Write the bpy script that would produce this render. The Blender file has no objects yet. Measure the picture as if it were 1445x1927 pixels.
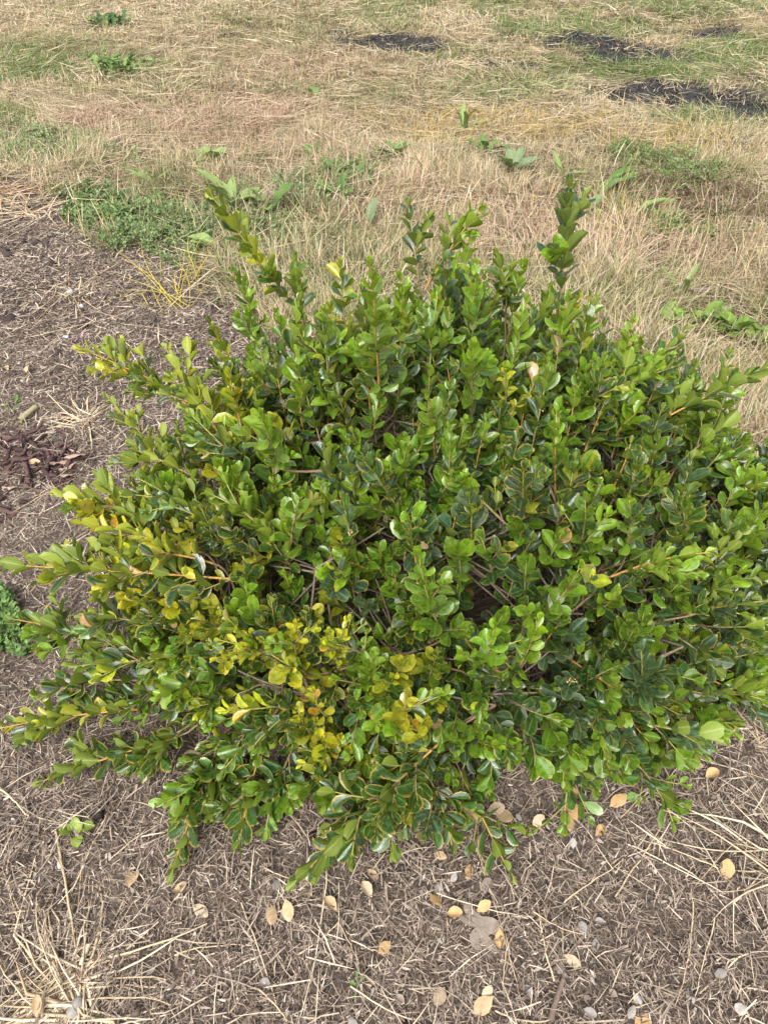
import bpy, math, random
import numpy as np
from mathutils import Vector, Matrix

R = math.radians
rng = np.random.default_rng(7)
random.seed(7)
scene = bpy.context.scene
COL = scene.collection

# ------------------------------------------------------------------ camera
CAM_H, PITCH = 1.05, R(45)
IW, IH = 1445.0, 1927.0
VFOV = R(71.5)
F = IH / 2 / math.tan(VFOV / 2)
cam = bpy.data.cameras.new('camera')
cam.sensor_fit = 'VERTICAL'
cam.angle_y = VFOV
cam.clip_start, cam.clip_end = 0.02, 500
camo = bpy.data.objects.new('camera', cam)
COL.objects.link(camo)
camo.location = (0, 0, CAM_H)
camo.rotation_euler = (math.pi / 2 - PITCH, 0, 0)
scene.camera = camo

# ------------------------------------------------------------------ sky, sun, exposure
SUN_EL, SUN_AZ = R(52), R(200)           # azimuth measured like the sky texture's rotation
world = bpy.data.worlds.new('World')
scene.world = world
world.use_nodes = True
wn, wl = world.node_tree.nodes, world.node_tree.links
wn.clear()
sky = wn.new('ShaderNodeTexSky')
sky.sky_type = 'NISHITA'
sky.sun_disc = False
sky.sun_elevation, sky.sun_rotation = SUN_EL, SUN_AZ
sky.air_density, sky.dust_density, sky.ozone_density = 1.0, 4.0, 1.0
hsv = wn.new('ShaderNodeHueSaturation')
hsv.inputs['Saturation'].default_value = 0.22      # thin high overcast
bg = wn.new('ShaderNodeBackground')
bg.inputs['Strength'].default_value = 0.125
wo = wn.new('ShaderNodeOutputWorld')
wl.new(sky.outputs[0], hsv.inputs['Color'])
wl.new(hsv.outputs[0], bg.inputs['Color'])
wl.new(bg.outputs[0], wo.inputs['Surface'])

sun = bpy.data.lights.new('sun', 'SUN')
sun.energy, sun.angle, sun.color = 1.5, R(32), (1.0, 0.98, 0.95)
suno = bpy.data.objects.new('sun', sun)
COL.objects.link(suno)
sd = Vector((math.sin(SUN_AZ) * math.cos(SUN_EL), math.cos(SUN_AZ) * math.cos(SUN_EL), math.sin(SUN_EL)))
suno.rotation_euler = sd.to_track_quat('Z', 'Y').to_euler()
suno.location = (0, 0, 5)

vs = scene.view_settings
vs.view_transform, vs.look, vs.gamma, vs.exposure = 'Standard', 'None', 1.0, 1.32
vs.use_curve_mapping = False
scene.cycles.max_bounces = 6
scene.cycles.diffuse_bounces = 3
scene.cycles.transparent_max_bounces = 4
scene.cycles.caustics_reflective = scene.cycles.caustics_refractive = False

# ------------------------------------------------------------------ photo directions
FWD = np.array([0, math.cos(PITCH), -math.sin(PITCH)])
UPV = np.array([0, math.sin(PITCH), math.cos(PITCH)])
RGT = np.array([1.0, 0, 0])
CAMP = np.array([0, 0, CAM_H])

def ray(px, py):
    return FWD + (px - IW / 2) / F * RGT - (py - IH / 2) / F * UPV
def P(px, py, z=0.0):                 # where that direction meets the height z
    d = ray(px, py)
    return CAMP + d * ((z - CAM_H) / d[2])
def PY(px, py, y):                    # where that direction meets the distance y
    d = ray(px, py)
    return CAMP + d * (y / d[1])
def project(p):
    q = np.asarray(p) - CAMP
    dep = q @ FWD
    dep = np.where(dep < 0.02, 0.02, dep)
    return IW / 2 + F * (q @ RGT) / dep, IH / 2 - F * (q @ UPV) / dep, dep

# ------------------------------------------------------------------ numpy helpers
def hash2(ix, iy, seed):
    n = np.sin(ix * 127.1 + iy * 311.7 + seed * 74.7) * 43758.5453
    return n - np.floor(n)
def vnoise(x, y, seed=0):
    ix, iy = np.floor(x), np.floor(y)
    fx, fy = x - ix, y - iy
    fx, fy = fx * fx * (3 - 2 * fx), fy * fy * (3 - 2 * fy)
    a, b = hash2(ix, iy, seed), hash2(ix + 1, iy, seed)
    c, d = hash2(ix, iy + 1, seed), hash2(ix + 1, iy + 1, seed)
    return (a * (1 - fx) + b * fx) * (1 - fy) + (c * (1 - fx) + d * fx) * fy
def fbm(x, y, seed=0, octv=4):
    s, a, t = 0.0, 1.0, 0.0
    for o in range(octv):
        s = s + a * vnoise(x * 2 ** o, y * 2 ** o, seed + o * 13)
        t += a
        a *= 0.5
    return s / t
def unit(v):
    v = np.asarray(v, float)
    return v / np.maximum(np.linalg.norm(v, axis=-1, keepdims=True), 1e-9)
def sstep(a, b, x):
    t = np.clip((x - a) / (b - a), 0, 1)
    return t * t * (3 - 2 * t)

def mesh_np(name, V, Fq, col=None, uv=None, smooth=True):
    """V (n,3), Fq (m,k) faces of one size or a list of such arrays, col (n,4) per vertex, uv (n,2) per vertex"""
    me = bpy.data.meshes.new(name)
    fl = Fq if isinstance(Fq, list) else [Fq]
    fl = [np.asarray(f, np.int32) for f in fl if len(f)]
    idx = np.concatenate([f.ravel() for f in fl])
    tot = np.concatenate([np.full(len(f), f.shape[1], np.int32) for f in fl])
    st = np.concatenate([[0], np.cumsum(tot)[:-1]]).astype(np.int32)
    me.vertices.add(len(V)); me.vertices.foreach_set('co', np.asarray(V, np.float32).ravel())
    me.loops.add(len(idx)); me.loops.foreach_set('vertex_index', idx)
    me.polygons.add(len(tot)); me.polygons.foreach_set('loop_start', st)
    if smooth:
        me.polygons.foreach_set('use_smooth', np.ones(len(tot), bool))
    if col is not None:
        ca = me.color_attributes.new('col', 'FLOAT_COLOR', 'POINT')
        c = np.ones((len(V), 4), np.float32)
        c[:, :col.shape[1]] = col
        ca.data.foreach_set('color', c.ravel())
    if uv is not None:
        ul = me.uv_layers.new(name='UVMap')
        ul.data.foreach_set('uv', np.asarray(uv, np.float32)[idx].ravel())
    me.update(calc_edges=True)
    me.validate()
    return me

def obj(name, me, mat=None, parent=None, loc=None, kind=None, label=None, cat=None, group=None):
    o = bpy.data.objects.new(name, me)
    COL.objects.link(o)
    if mat is not None and me is not None and len(me.materials) == 0:
        me.materials.append(mat)
    if parent is not None:
        o.parent = parent
    if loc is not None:
        o.location = loc
    if kind: o['kind'] = kind
    if label: o['label'] = label
    if cat: o['category'] = cat
    if group: o['group'] = group
    return o

class Acc:                             # collects shapes that end up in one mesh
    def __init__(s): s.V, s.Q, s.C, s.n = [], [], [], 0
    def add(s, V, Q, C):
        V = np.asarray(V, float); C = np.asarray(C, float)
        if C.ndim == 1: C = np.repeat(C[None], len(V), 0)
        s.V.append(V); s.Q.append(np.asarray(Q) + s.n); s.C.append(C[:, :3]); s.n += len(V)
    def mesh(s, name, smooth=True):
        return mesh_np(name, np.concatenate(s.V), s.Q, np.concatenate(s.C), smooth=smooth)

def tube(path, rad, sides=5):
    path = np.asarray(path, float); n = len(path)
    rad = np.full(n, rad) if np.isscalar(rad) else np.asarray(rad)
    t = unit(np.gradient(path, axis=0))
    ref = np.array([0.31, 0.17, 0.93]); ref2 = np.array([0.9, 0.3, 0.1])
    a = np.cross(t, ref)
    bad = np.linalg.norm(a, axis=1) < 0.2
    a[bad] = np.cross(t[bad], ref2)
    a = unit(a); b = np.cross(t, a)
    ang = np.linspace(0, 2 * np.pi, sides, endpoint=False)
    V = (path[:, None] + rad[:, None, None] * (np.cos(ang)[None, :, None] * a[:, None] + np.sin(ang)[None, :, None] * b[:, None])).reshape(-1, 3)
    i = np.arange(n - 1)[:, None] * sides + np.arange(sides)[None]
    j = np.arange(n - 1)[:, None] * sides + (np.arange(sides)[None] + 1) % sides
    Q = np.stack([i, j, j + sides, i + sides], -1).reshape(-1, 4)
    return V, Q

def ribbons(P0, D, L, W, side, bend, nseg=3, colb=None, colt=None):
    """many thin blades at once: root, direction, length, width, side vector, bend vector (added as t^2)"""
    n = len(P0)
    t = np.linspace(0, 1, nseg + 1)
    w = np.array([0.75, 1.0, 0.8, 0.12]) if nseg == 3 else np.interp(t, [0, .3, .75, 1], [.8, 1, .75, .1])
    if nseg == 2: w = np.array([0.8, 1.0, 0.25])
    c = P0[:, None] + D[:, None] * (L[:, None] * t)[..., None] + bend[:, None] * (t ** 2)[None, :, None]
    s = side[:, None] * (W[:, None] * w * 0.5)[..., None]
    V = np.stack([c - s, c + s], 2)                       # n, nseg+1, 2, 3
    base = np.arange(n)[:, None] * (nseg + 1) * 2 + np.arange(nseg)[None] * 2
    Q = np.stack([base, base + 1, base + 3, base + 2], -1).reshape(-1, 4)
    C = None
    if colb is not None:
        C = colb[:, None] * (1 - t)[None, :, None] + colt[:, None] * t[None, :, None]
        C = np.repeat(C[:, :, None], 2, 2).reshape(-1, 3)
    return V.reshape(-1, 3), Q, C

# ------------------------------------------------------------------ materials
def new_mat(name):
    m = bpy.data.materials.new(name)
    m.use_nodes = True
    nt = m.node_tree
    nt.nodes.clear()
    return m, nt, nt.nodes, nt.links

def node(nt, kind, **kw):
    n = nt.nodes.new(kind)
    for k, v in kw.items():
        if k.startswith('i_'):
            n.inputs[k[2:]].default_value = v
        else:
            setattr(n, k, v)
    return n

def math_n(nt, op, a, b=None, clamp=False):
    n = nt.nodes.new('ShaderNodeMath'); n.operation = op; n.use_clamp = clamp
    for k, v in enumerate((a, b)):
        if v is None: continue
        if isinstance(v, (int, float)): n.inputs[k].default_value = v
        else: nt.links.new(v, n.inputs[k])
    return n.outputs[0]

def mix_c(nt, fac, a, b, blend='MIX'):
    n = nt.nodes.new('ShaderNodeMix'); n.data_type = 'RGBA'; n.blend_type = blend
    for s, v in ((n.inputs[0], fac), (n.inputs[6], a), (n.inputs[7], b)):
        if isinstance(v, (int, float)): s.default_value = v
        elif isinstance(v, tuple): s.default_value = (*v, 1)
        else: nt.links.new(v, s)
    return n.outputs[2]

def smooth_n(nt, v, lo, hi):
    n = nt.nodes.new('ShaderNodeMapRange'); n.interpolation_type = 'SMOOTHSTEP'
    n.inputs[1].default_value, n.inputs[2].default_value = lo, hi
    nt.links.new(v, n.inputs[0])
    return n.outputs[0]

def leaf_material(name, per_object):
    """waxy oval leaf: darker upper face, pale underside, light midrib, margin that can turn yellow or orange.
    uv = (across -1..1, along 0..1) stored as (0..1, 0..1)"""
    m, nt, N, L = new_mat(name)
    if per_object:
        oi = node(nt, 'ShaderNodeObjectInfo'); c, edge = oi.outputs['Color'], oi.outputs['Alpha']
    else:
        at = node(nt, 'ShaderNodeAttribute', attribute_name='col'); c, edge = at.outputs['Color'], at.outputs['Alpha']
    uv = node(nt, 'ShaderNodeUVMap', uv_map='UVMap')
    sp = node(nt, 'ShaderNodeSeparateXYZ'); L.new(uv.outputs[0], sp.inputs[0])
    u = math_n(nt, 'ABSOLUTE', math_n(nt, 'MULTIPLY_ADD', sp.outputs[0], 2.0))
    u.node.inputs[0].links[0].from_node.inputs[2].default_value = -1.0
    v = sp.outputs[1]
    tc = node(nt, 'ShaderNodeTexCoord')
    geo = node(nt, 'ShaderNodeNewGeometry')
    nz = node(nt, 'ShaderNodeTexNoise', i_Scale=160.0, i_Detail=3.0); L.new(geo.outputs['Position'], nz.inputs['Vector'])
    # fine veins leaving the midrib
    wv = math_n(nt, 'SINE', math_n(nt, 'MULTIPLY', math_n(nt, 'SUBTRACT', v, math_n(nt, 'MULTIPLY', u, 0.12)), 75.0))
    mid = math_n(nt, 'SUBTRACT', 1.0, smooth_n(nt, u, 0.03, 0.14))
    mar = math_n(nt, 'MAXIMUM', smooth_n(nt, u, 0.70, 1.0), smooth_n(nt, v, 0.86, 1.0))
    n1 = smooth_n(nt, nz.outputs[0], 0.3, 0.7)
    val = math_n(nt, 'MULTIPLY_ADD', n1, 0.5); val.node.inputs[2].default_value = 0.75
    top = mix_c(nt, 1.0, c, (1, 1, 1), 'MULTIPLY')
    vv = node(nt, 'ShaderNodeHueSaturation'); L.new(top, vv.inputs['Color']); L.new(val, vv.inputs['Value'])
    lite = mix_c(nt, 0.45, c, (0.30, 0.36, 0.08))
    top = mix_c(nt, math_n(nt, 'MULTIPLY', mid, 0.75), vv.outputs[0], lite)
    top = mix_c(nt, math_n(nt, 'MULTIPLY', mar, 0.55), top, mix_c(nt, 0.55, c, (0.28, 0.34, 0.07)))
    sick = mix_c(nt, smooth_n(nt, nz.outputs[0], 0.35, 0.65), (0.50, 0.40, 0.05), (0.54, 0.29, 0.07))
    mar2 = math_n(nt, 'MAXIMUM', smooth_n(nt, math_n(nt, 'ADD', u, math_n(nt, 'MULTIPLY', n1, 0.15)), 0.80, 1.12), smooth_n(nt, v, 0.88, 1.02))
    top = mix_c(nt, math_n(nt, 'MULTIPLY', mar2, edge, True), top, sick)
    sk = node(nt, 'ShaderNodeTexNoise', i_Scale=520.0, i_Detail=2.0); L.new(geo.outputs['Position'], sk.inputs['Vector'])
    top = mix_c(nt, math_n(nt, 'MULTIPLY', smooth_n(nt, sk.outputs[0], 0.68, 0.74), 0.6), top, (0.20, 0.16, 0.06))
    under = mix_c(nt, 0.62, c, (0.25, 0.31, 0.028))
    under = mix_c(nt, math_n(nt, 'MULTIPLY', mid, 0.5), under, (0.45, 0.46, 0.16))
    base = mix_c(nt, geo.outputs['Backfacing'], top, under)
    bs = node(nt, 'ShaderNodeBsdfPrincipled')
    L.new(base, bs.inputs['Base Color'])
    rgh = math_n(nt, 'MULTIPLY_ADD', geo.outputs['Backfacing'], 0.25); rgh.node.inputs[2].default_value = 0.22
    rg2 = math_n(nt, 'MULTIPLY_ADD', n1, 0.22); L.new(rgh, rg2.node.inputs[2])
    L.new(rg2, bs.inputs['Roughness'])
    bs.inputs['Specular IOR Level'].default_value = 0.8
    bp = node(nt, 'ShaderNodeBump', i_Strength=0.18, i_Distance=0.0006)
    hgt = math_n(nt, 'ADD', math_n(nt, 'MULTIPLY', wv, 0.35), math_n(nt, 'SUBTRACT', math_n(nt, 'MULTIPLY', nz.outputs[0], 2.0), mid))
    L.new(hgt, bp.inputs['Height']); L.new(bp.outputs[0], bs.inputs['Normal'])
    tr = node(nt, 'ShaderNodeBsdfTranslucent')
    L.new(mix_c(nt, 0.45, c, (0.32, 0.44, 0.02)), tr.inputs['Color'])
    mx = node(nt, 'ShaderNodeMixShader', i_Fac=0.28)
    L.new(bs.outputs[0], mx.inputs[1]); L.new(tr.outputs[0], mx.inputs[2])
    out = node(nt, 'ShaderNodeOutputMaterial'); L.new(mx.outputs[0], out.inputs[0])
    return m

def plant_material(name, rough=0.6, transl=0.15, per_object=False, vary=0.35, scale=90.0, spec=0.3):
    m, nt, N, L = new_mat(name)
    if per_object:
        c = node(nt, 'ShaderNodeObjectInfo').outputs['Color']
    else:
        c = node(nt, 'ShaderNodeAttribute', attribute_name='col').outputs['Color']
    geo = node(nt, 'ShaderNodeNewGeometry')
    nz = node(nt, 'ShaderNodeTexNoise', i_Scale=scale, i_Detail=4.0); L.new(geo.outputs['Position'], nz.inputs['Vector'])
    val = math_n(nt, 'MULTIPLY_ADD', nz.outputs[0], vary * 2); val.node.inputs[2].default_value = 1 - vary
    h = node(nt, 'ShaderNodeHueSaturation'); L.new(c, h.inputs['Color']); L.new(val, h.inputs['Value'])
    bs = node(nt, 'ShaderNodeBsdfPrincipled', i_Roughness=rough)
    bs.inputs['Specular IOR Level'].default_value = spec
    L.new(h.outputs[0], bs.inputs['Base Color'])
    bp = node(nt, 'ShaderNodeBump', i_Strength=0.25, i_Distance=0.001)
    L.new(nz.outputs[0], bp.inputs['Height']); L.new(bp.outputs[0], bs.inputs['Normal'])
    out = node(nt, 'ShaderNodeOutputMaterial')
    if transl:
        tr = node(nt, 'ShaderNodeBsdfTranslucent'); L.new(h.outputs[0], tr.inputs['Color'])
        mx = node(nt, 'ShaderNodeMixShader', i_Fac=transl)
        L.new(bs.outputs[0], mx.inputs[1]); L.new(tr.outputs[0], mx.inputs[2]); L.new(mx.outputs[0], out.inputs[0])
    else:
        L.new(bs.outputs[0], out.inputs[0])
    return m

def ground_material():
    m, nt, N, L = new_mat('soil and thatch')
    at = node(nt, 'ShaderNodeAttribute', attribute_name='col')
    geo = node(nt, 'ShaderNodeNewGeometry')
    n1 = node(nt, 'ShaderNodeTexNoise', i_Scale=26.0, i_Detail=8.0, i_Roughness=0.7); L.new(geo.outputs['Position'], n1.inputs['Vector'])
    n2 = node(nt, 'ShaderNodeTexNoise', i_Scale=260.0, i_Detail=5.0, i_Roughness=0.7); L.new(geo.outputs['Position'], n2.inputs['Vector'])
    vo = node(nt, 'ShaderNodeTexVoronoi', i_Scale=140.0); L.new(geo.outputs['Position'], vo.inputs['Vector'])
    val = math_n(nt, 'ADD', math_n(nt, 'MULTIPLY', n1.outputs[0], 0.9), math_n(nt, 'MULTIPLY', n2.outputs[0], 1.1))
    h = node(nt, 'ShaderNodeHueSaturation'); L.new(at.outputs['Color'], h.inputs['Color']); L.new(val, h.inputs['Value'])
    chip = smooth_n(nt, n2.outputs[0], 0.58, 0.72)
    c = mix_c(nt, math_n(nt, 'MULTIPLY', chip, 0.45), h.outputs[0], (0.30, 0.23, 0.17))
    bs = node(nt, 'ShaderNodeBsdfPrincipled', i_Roughness=0.95); bs.inputs['Specular IOR Level'].default_value = 0.15
    L.new(c, bs.inputs['Base Color'])
    bp = node(nt, 'ShaderNodeBump', i_Strength=0.9, i_Distance=0.008)
    L.new(math_n(nt, 'ADD', n2.outputs[0], math_n(nt, 'MULTIPLY', vo.outputs['Distance'], 0.6)), bp.inputs['Height'])
    L.new(bp.outputs[0], bs.inputs['Normal'])
    out = node(nt, 'ShaderNodeOutputMaterial'); L.new(bs.outputs[0], out.inputs[0])
    return m

def bark_material(name):
    m, nt, N, L = new_mat(name)
    c = node(nt, 'ShaderNodeAttribute', attribute_name='col').outputs['Color']
    geo = node(nt, 'ShaderNodeNewGeometry')
    nz = node(nt, 'ShaderNodeTexNoise', i_Scale=220.0, i_Detail=5.0); L.new(geo.outputs['Position'], nz.inputs['Vector'])
    val = math_n(nt, 'MULTIPLY_ADD', nz.outputs[0], 1.1); val.node.inputs[2].default_value = 0.45
    h = node(nt, 'ShaderNodeHueSaturation'); L.new(c, h.inputs['Color']); L.new(val, h.inputs['Value'])
    bs = node(nt, 'ShaderNodeBsdfPrincipled', i_Roughness=0.7); bs.inputs['Specular IOR Level'].default_value = 0.3
    L.new(h.outputs[0], bs.inputs['Base Color'])
    bp = node(nt, 'ShaderNodeBump', i_Strength=0.6, i_Distance=0.001)
    L.new(nz.outputs[0], bp.inputs['Height']); L.new(bp.outputs[0], bs.inputs['Normal'])
    out = node(nt, 'ShaderNodeOutputMaterial'); L.new(bs.outputs[0], out.inputs[0])
    return m

M_LEAF = leaf_material('boxwood leaf', True)
M_LEAFS = leaf_material('boxwood foliage', False)
M_WOOD = bark_material('twig bark')
M_GRASS = plant_material('grass blades', 0.65, 0.22, vary=0.25, scale=60)
M_LITTER = plant_material('straw and litter', 0.85, 0.0, vary=0.45, scale=150, spec=0.15)
M_WEED = plant_material('weed leaf', 0.5, 0.22, per_object=True, vary=0.3, scale=120)
M_WEEDS = plant_material('small weed leaves', 0.55, 0.2, vary=0.3, scale=120)
M_DEAD = plant_material('dead leaf', 0.75, 0.12, per_object=True, vary=0.35, scale=180)
M_STONE = plant_material('pebble', 0.8, 0.0, per_object=True, vary=0.25, scale=120)
M_BARK = plant_material('shredded bark', 0.9, 0.0, per_object=True, vary=0.6, scale=140, spec=0.1)
M_SOIL = ground_material()

# ------------------------------------------------------------------ ground layout
BND_PX = [(-900, 300), (-300, 320), (0, 345), (110, 395), (180, 440), (260, 480), (380, 505), (450, 540)]
bnd = [P(a, b)[:2] for a, b in BND_PX] + [np.array([-0.25, 1.75]), np.array([0.1, 1.5]), np.array([0.5, 1.32]), P(1445, 900)[:2], np.array([1.4, 0.75]), np.array([3.0, 0.3])]
bnd = np.array(sorted([tuple(b) for b in bnd]))
def grass_amount(x, y):
    yb = np.interp(x, bnd[:, 0], bnd[:, 1])
    k = (y - yb) + (fbm(x * 5, y * 5, 3) - 0.5) * 0.5
    return sstep(-0.12, 0.16, k)

SOIL = [(745, 84, 115, 24, 1.0), (1085, 82, 75, 18, 1.0), (1190, 102, 130, 26, 1.0), (1250, 178, 170, 32, 1.0), (1370, 195, 170, 40, 1.0), (1345, 66, 75, 15, 1.0),
        (935, 126, 80, 17, .9), (1425, 150, 50, 14, .8), (1010, 75, 40, 8, .6), (655, 62, 40, 9, .6), (420, 72, 60, 8, .35), (1040, 205, 50, 10, .4)]
GREEN = [(55, 125, 95, 42, .95), (235, 130, 75, 32, .95), (20, 230, 70, 25, .7), (1210, 130, 190, 30, 1.), (1390, 110, 150, 50, 1.), (1110, 52, 170, 34, .9),
         (1300, 15, 180, 28, .8), (930, 15, 60, 22, .75), (720, 28, 110, 25, .6), (1330, 232, 130, 20, .55), (930, 180, 90, 30, .4), (880, 105, 90, 22, .45),
         (60, 285, 110, 40, .55), (200, 50, 30, 14, .8), (350, 390, 140, 40, .35), (640, 320, 120, 40, .3), (1050, 150, 60, 25, .6), (1300, 150, 120, 16, .8), (560, 175, 60, 18, .35), (300, 470, 120, 40, .35)]
PINK = [(360, 230, 220, 55, .9), (560, 130, 200, 40, .4), (780, 400, 150, 60, .5), (960, 450, 200, 80, .55), (1250, 480, 150, 70, .5), (560, 300, 160, 40, .5)]
GOLD = [(960, 245, 220, 35, .8), (1250, 270, 180, 30, .7), (800, 240, 120, 40, .5), (1150, 420, 150, 60, .3)]
MATS = [(190, 390, 80, 48, 1.), (240, 425, 75, 36, 1.), (60, 285, 130, 45, .85), (330, 455, 100, 48, .8), (390, 415, 70, 35, .6), (1225, 325, 100, 34, .9), (1290, 370, 130, 40, .9), (1380, 400, 90, 40, .8), (1320, 440, 100, 26, .5), (500, 435, 80, 36, .75), (570, 375, 90, 36, .75), (1340, 620, 110, 28, .8), (970, 325, 50, 22, .7), (640, 345, 70, 28, .6)]
def blobs(px, py, lst, wob=0.55, seed=5):
    if lst is SOIL: wob = .32
    n = fbm(px / 45.0, py / 16.0, seed) - 0.5
    out = np.zeros_like(px)
    for cx, cy, rx, ry, s in lst:
        d = np.sqrt(((px - cx) / rx) ** 2 + ((py - cy) / ry) ** 2) + n * wob * 3.2
        out = np.maximum(out, s * (1 - sstep(0.6, 1.15, d)))
    return out
def ground_px(x, y):
    a, b, _ = project(np.stack([x, y, np.zeros_like(x)], -1))
    ok = (y > 0.05)
    return np.where(ok, a, -9e3), np.where(ok, b, 9e3)

def ground_height(x, y):
    h = (fbm(x * 3, y * 3, 21) - 0.5) * 0.05 + (fbm(x * 16, y * 16, 22) - 0.5) * 0.022 + (fbm(x * 50, y * 50, 23, 3) - 0.5) * 0.016
    near = 1 - sstep(10, 25, np.hypot(x, y))
    return h * near

def axis(lim_in, step, lim_out, n_out):
    core = np.arange(-lim_in, lim_in + step / 2, step)
    g = lim_in + (lim_out - lim_in) * (np.linspace(0, 1, n_out + 1)[1:] ** 3)
    return np.concatenate([-g[::-1], core, g])
gx = axis(1.4, 0.018, 120, 60)
gy = np.concatenate([-(np.linspace(0, 1, 16)[1:][::-1] ** 3) * 60 - 0.2, np.arange(-0.2, 2.4, 0.018), np.arange(2.4, 7.0, 0.05), 7.0 + 180 * np.linspace(0, 1, 40) ** 3])
X, Y = np.meshgrid(gx, gy)
xf, yf = X.ravel(), Y.ravel()
zf = ground_height(xf, yf)
gp = ground_px(xf, yf)
ga = grass_amount(xf, yf)
so = blobs(*gp, SOIL) * (yf > 2.5)
gr = blobs(*gp, GREEN, seed=8) * (yf > 2)
nb = fbm(xf * 4, yf * 4, 31)[:, None]
bed = np.array([0.125, 0.098, 0.080]) * (0.7 + 0.7 * nb)
lawn = np.array([0.15, 0.115, 0.070]) * (0.6 + 0.8 * nb) * (1 + .7 * sstep(2.5, 5, yf))[:, None]  # brown ground, darkened nearby so gaps between blades read as shade; paler far off
lawn = lawn * (1 - gr[:, None] * .6) + np.array([0.10, 0.12, 0.05]) * gr[:, None] * .6
dark = np.array([0.040, 0.037, 0.036])
gc = bed * (1 - ga[:, None]) + lawn * ga[:, None]
gc = gc * (1 - so[:, None]) + dark * so[:, None]
nxg, nyg = len(gx), len(gy)
i = (np.arange(nyg - 1)[:, None] * nxg + np.arange(nxg - 1)[None]).ravel()
ground = obj('ground', mesh_np('ground', np.stack([xf, yf, zf], -1), np.stack([i, i + 1, i + nxg + 1, i + nxg], -1), gc), M_SOIL,
             kind='structure', label='brown mulched soil running into a dry field')
def gz(x, y): return float(ground_height(np.array([x]), np.array([y]))[0])
def GP(px, py, dz=0.0):
    p = P(px, py, 0.0); p[2] = gz(p[0], p[1]) + dz
    return p

# ------------------------------------------------------------------ grass on the field
def pick(pal, n, w=None):
    pal = np.array(pal)
    return pal[rng.choice(len(pal), n, p=None if w is None else np.array(w) / sum(w))]

STRAW = [(0.52, 0.41, 0.255), (0.58, 0.48, 0.325), (0.45, 0.345, 0.21), (0.34, 0.255, 0.16), (0.62, 0.54, 0.40), (0.50, 0.385, 0.235)]
PINKS = [(0.52, 0.36, 0.25), (0.45, 0.31, 0.215), (0.58, 0.44, 0.33), (0.40, 0.25, 0.16)]
GOLDS = [(0.50, 0.36, 0.12), (0.44, 0.33, 0.10), (0.55, 0.40, 0.17)]
GREENS = [(0.14, 0.23, 0.05), (0.13, 0.19, 0.055), (0.19, 0.24, 0.08), (0.24, 0.27, 0.10), (0.10, 0.15, 0.05), (0.29, 0.30, 0.13)]
OLIVE = [(0.30, 0.28, 0.13), (0.36, 0.32, 0.16), (0.25, 0.25, 0.11)]

def field_points(n, y0, y1):
    # spread so that the picture is evenly filled: density falls with distance
    u = rng.random(n) ** .78
    y = 1 / (1 / y0 + u * (1 / y1 - 1 / y0))
    hw = 0.58 * (y * 0.7071 + CAM_H * 0.7071) * 1.25 + 0.25
    x = (rng.random(n) * 2 - 1) * hw
    return x, y

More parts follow.
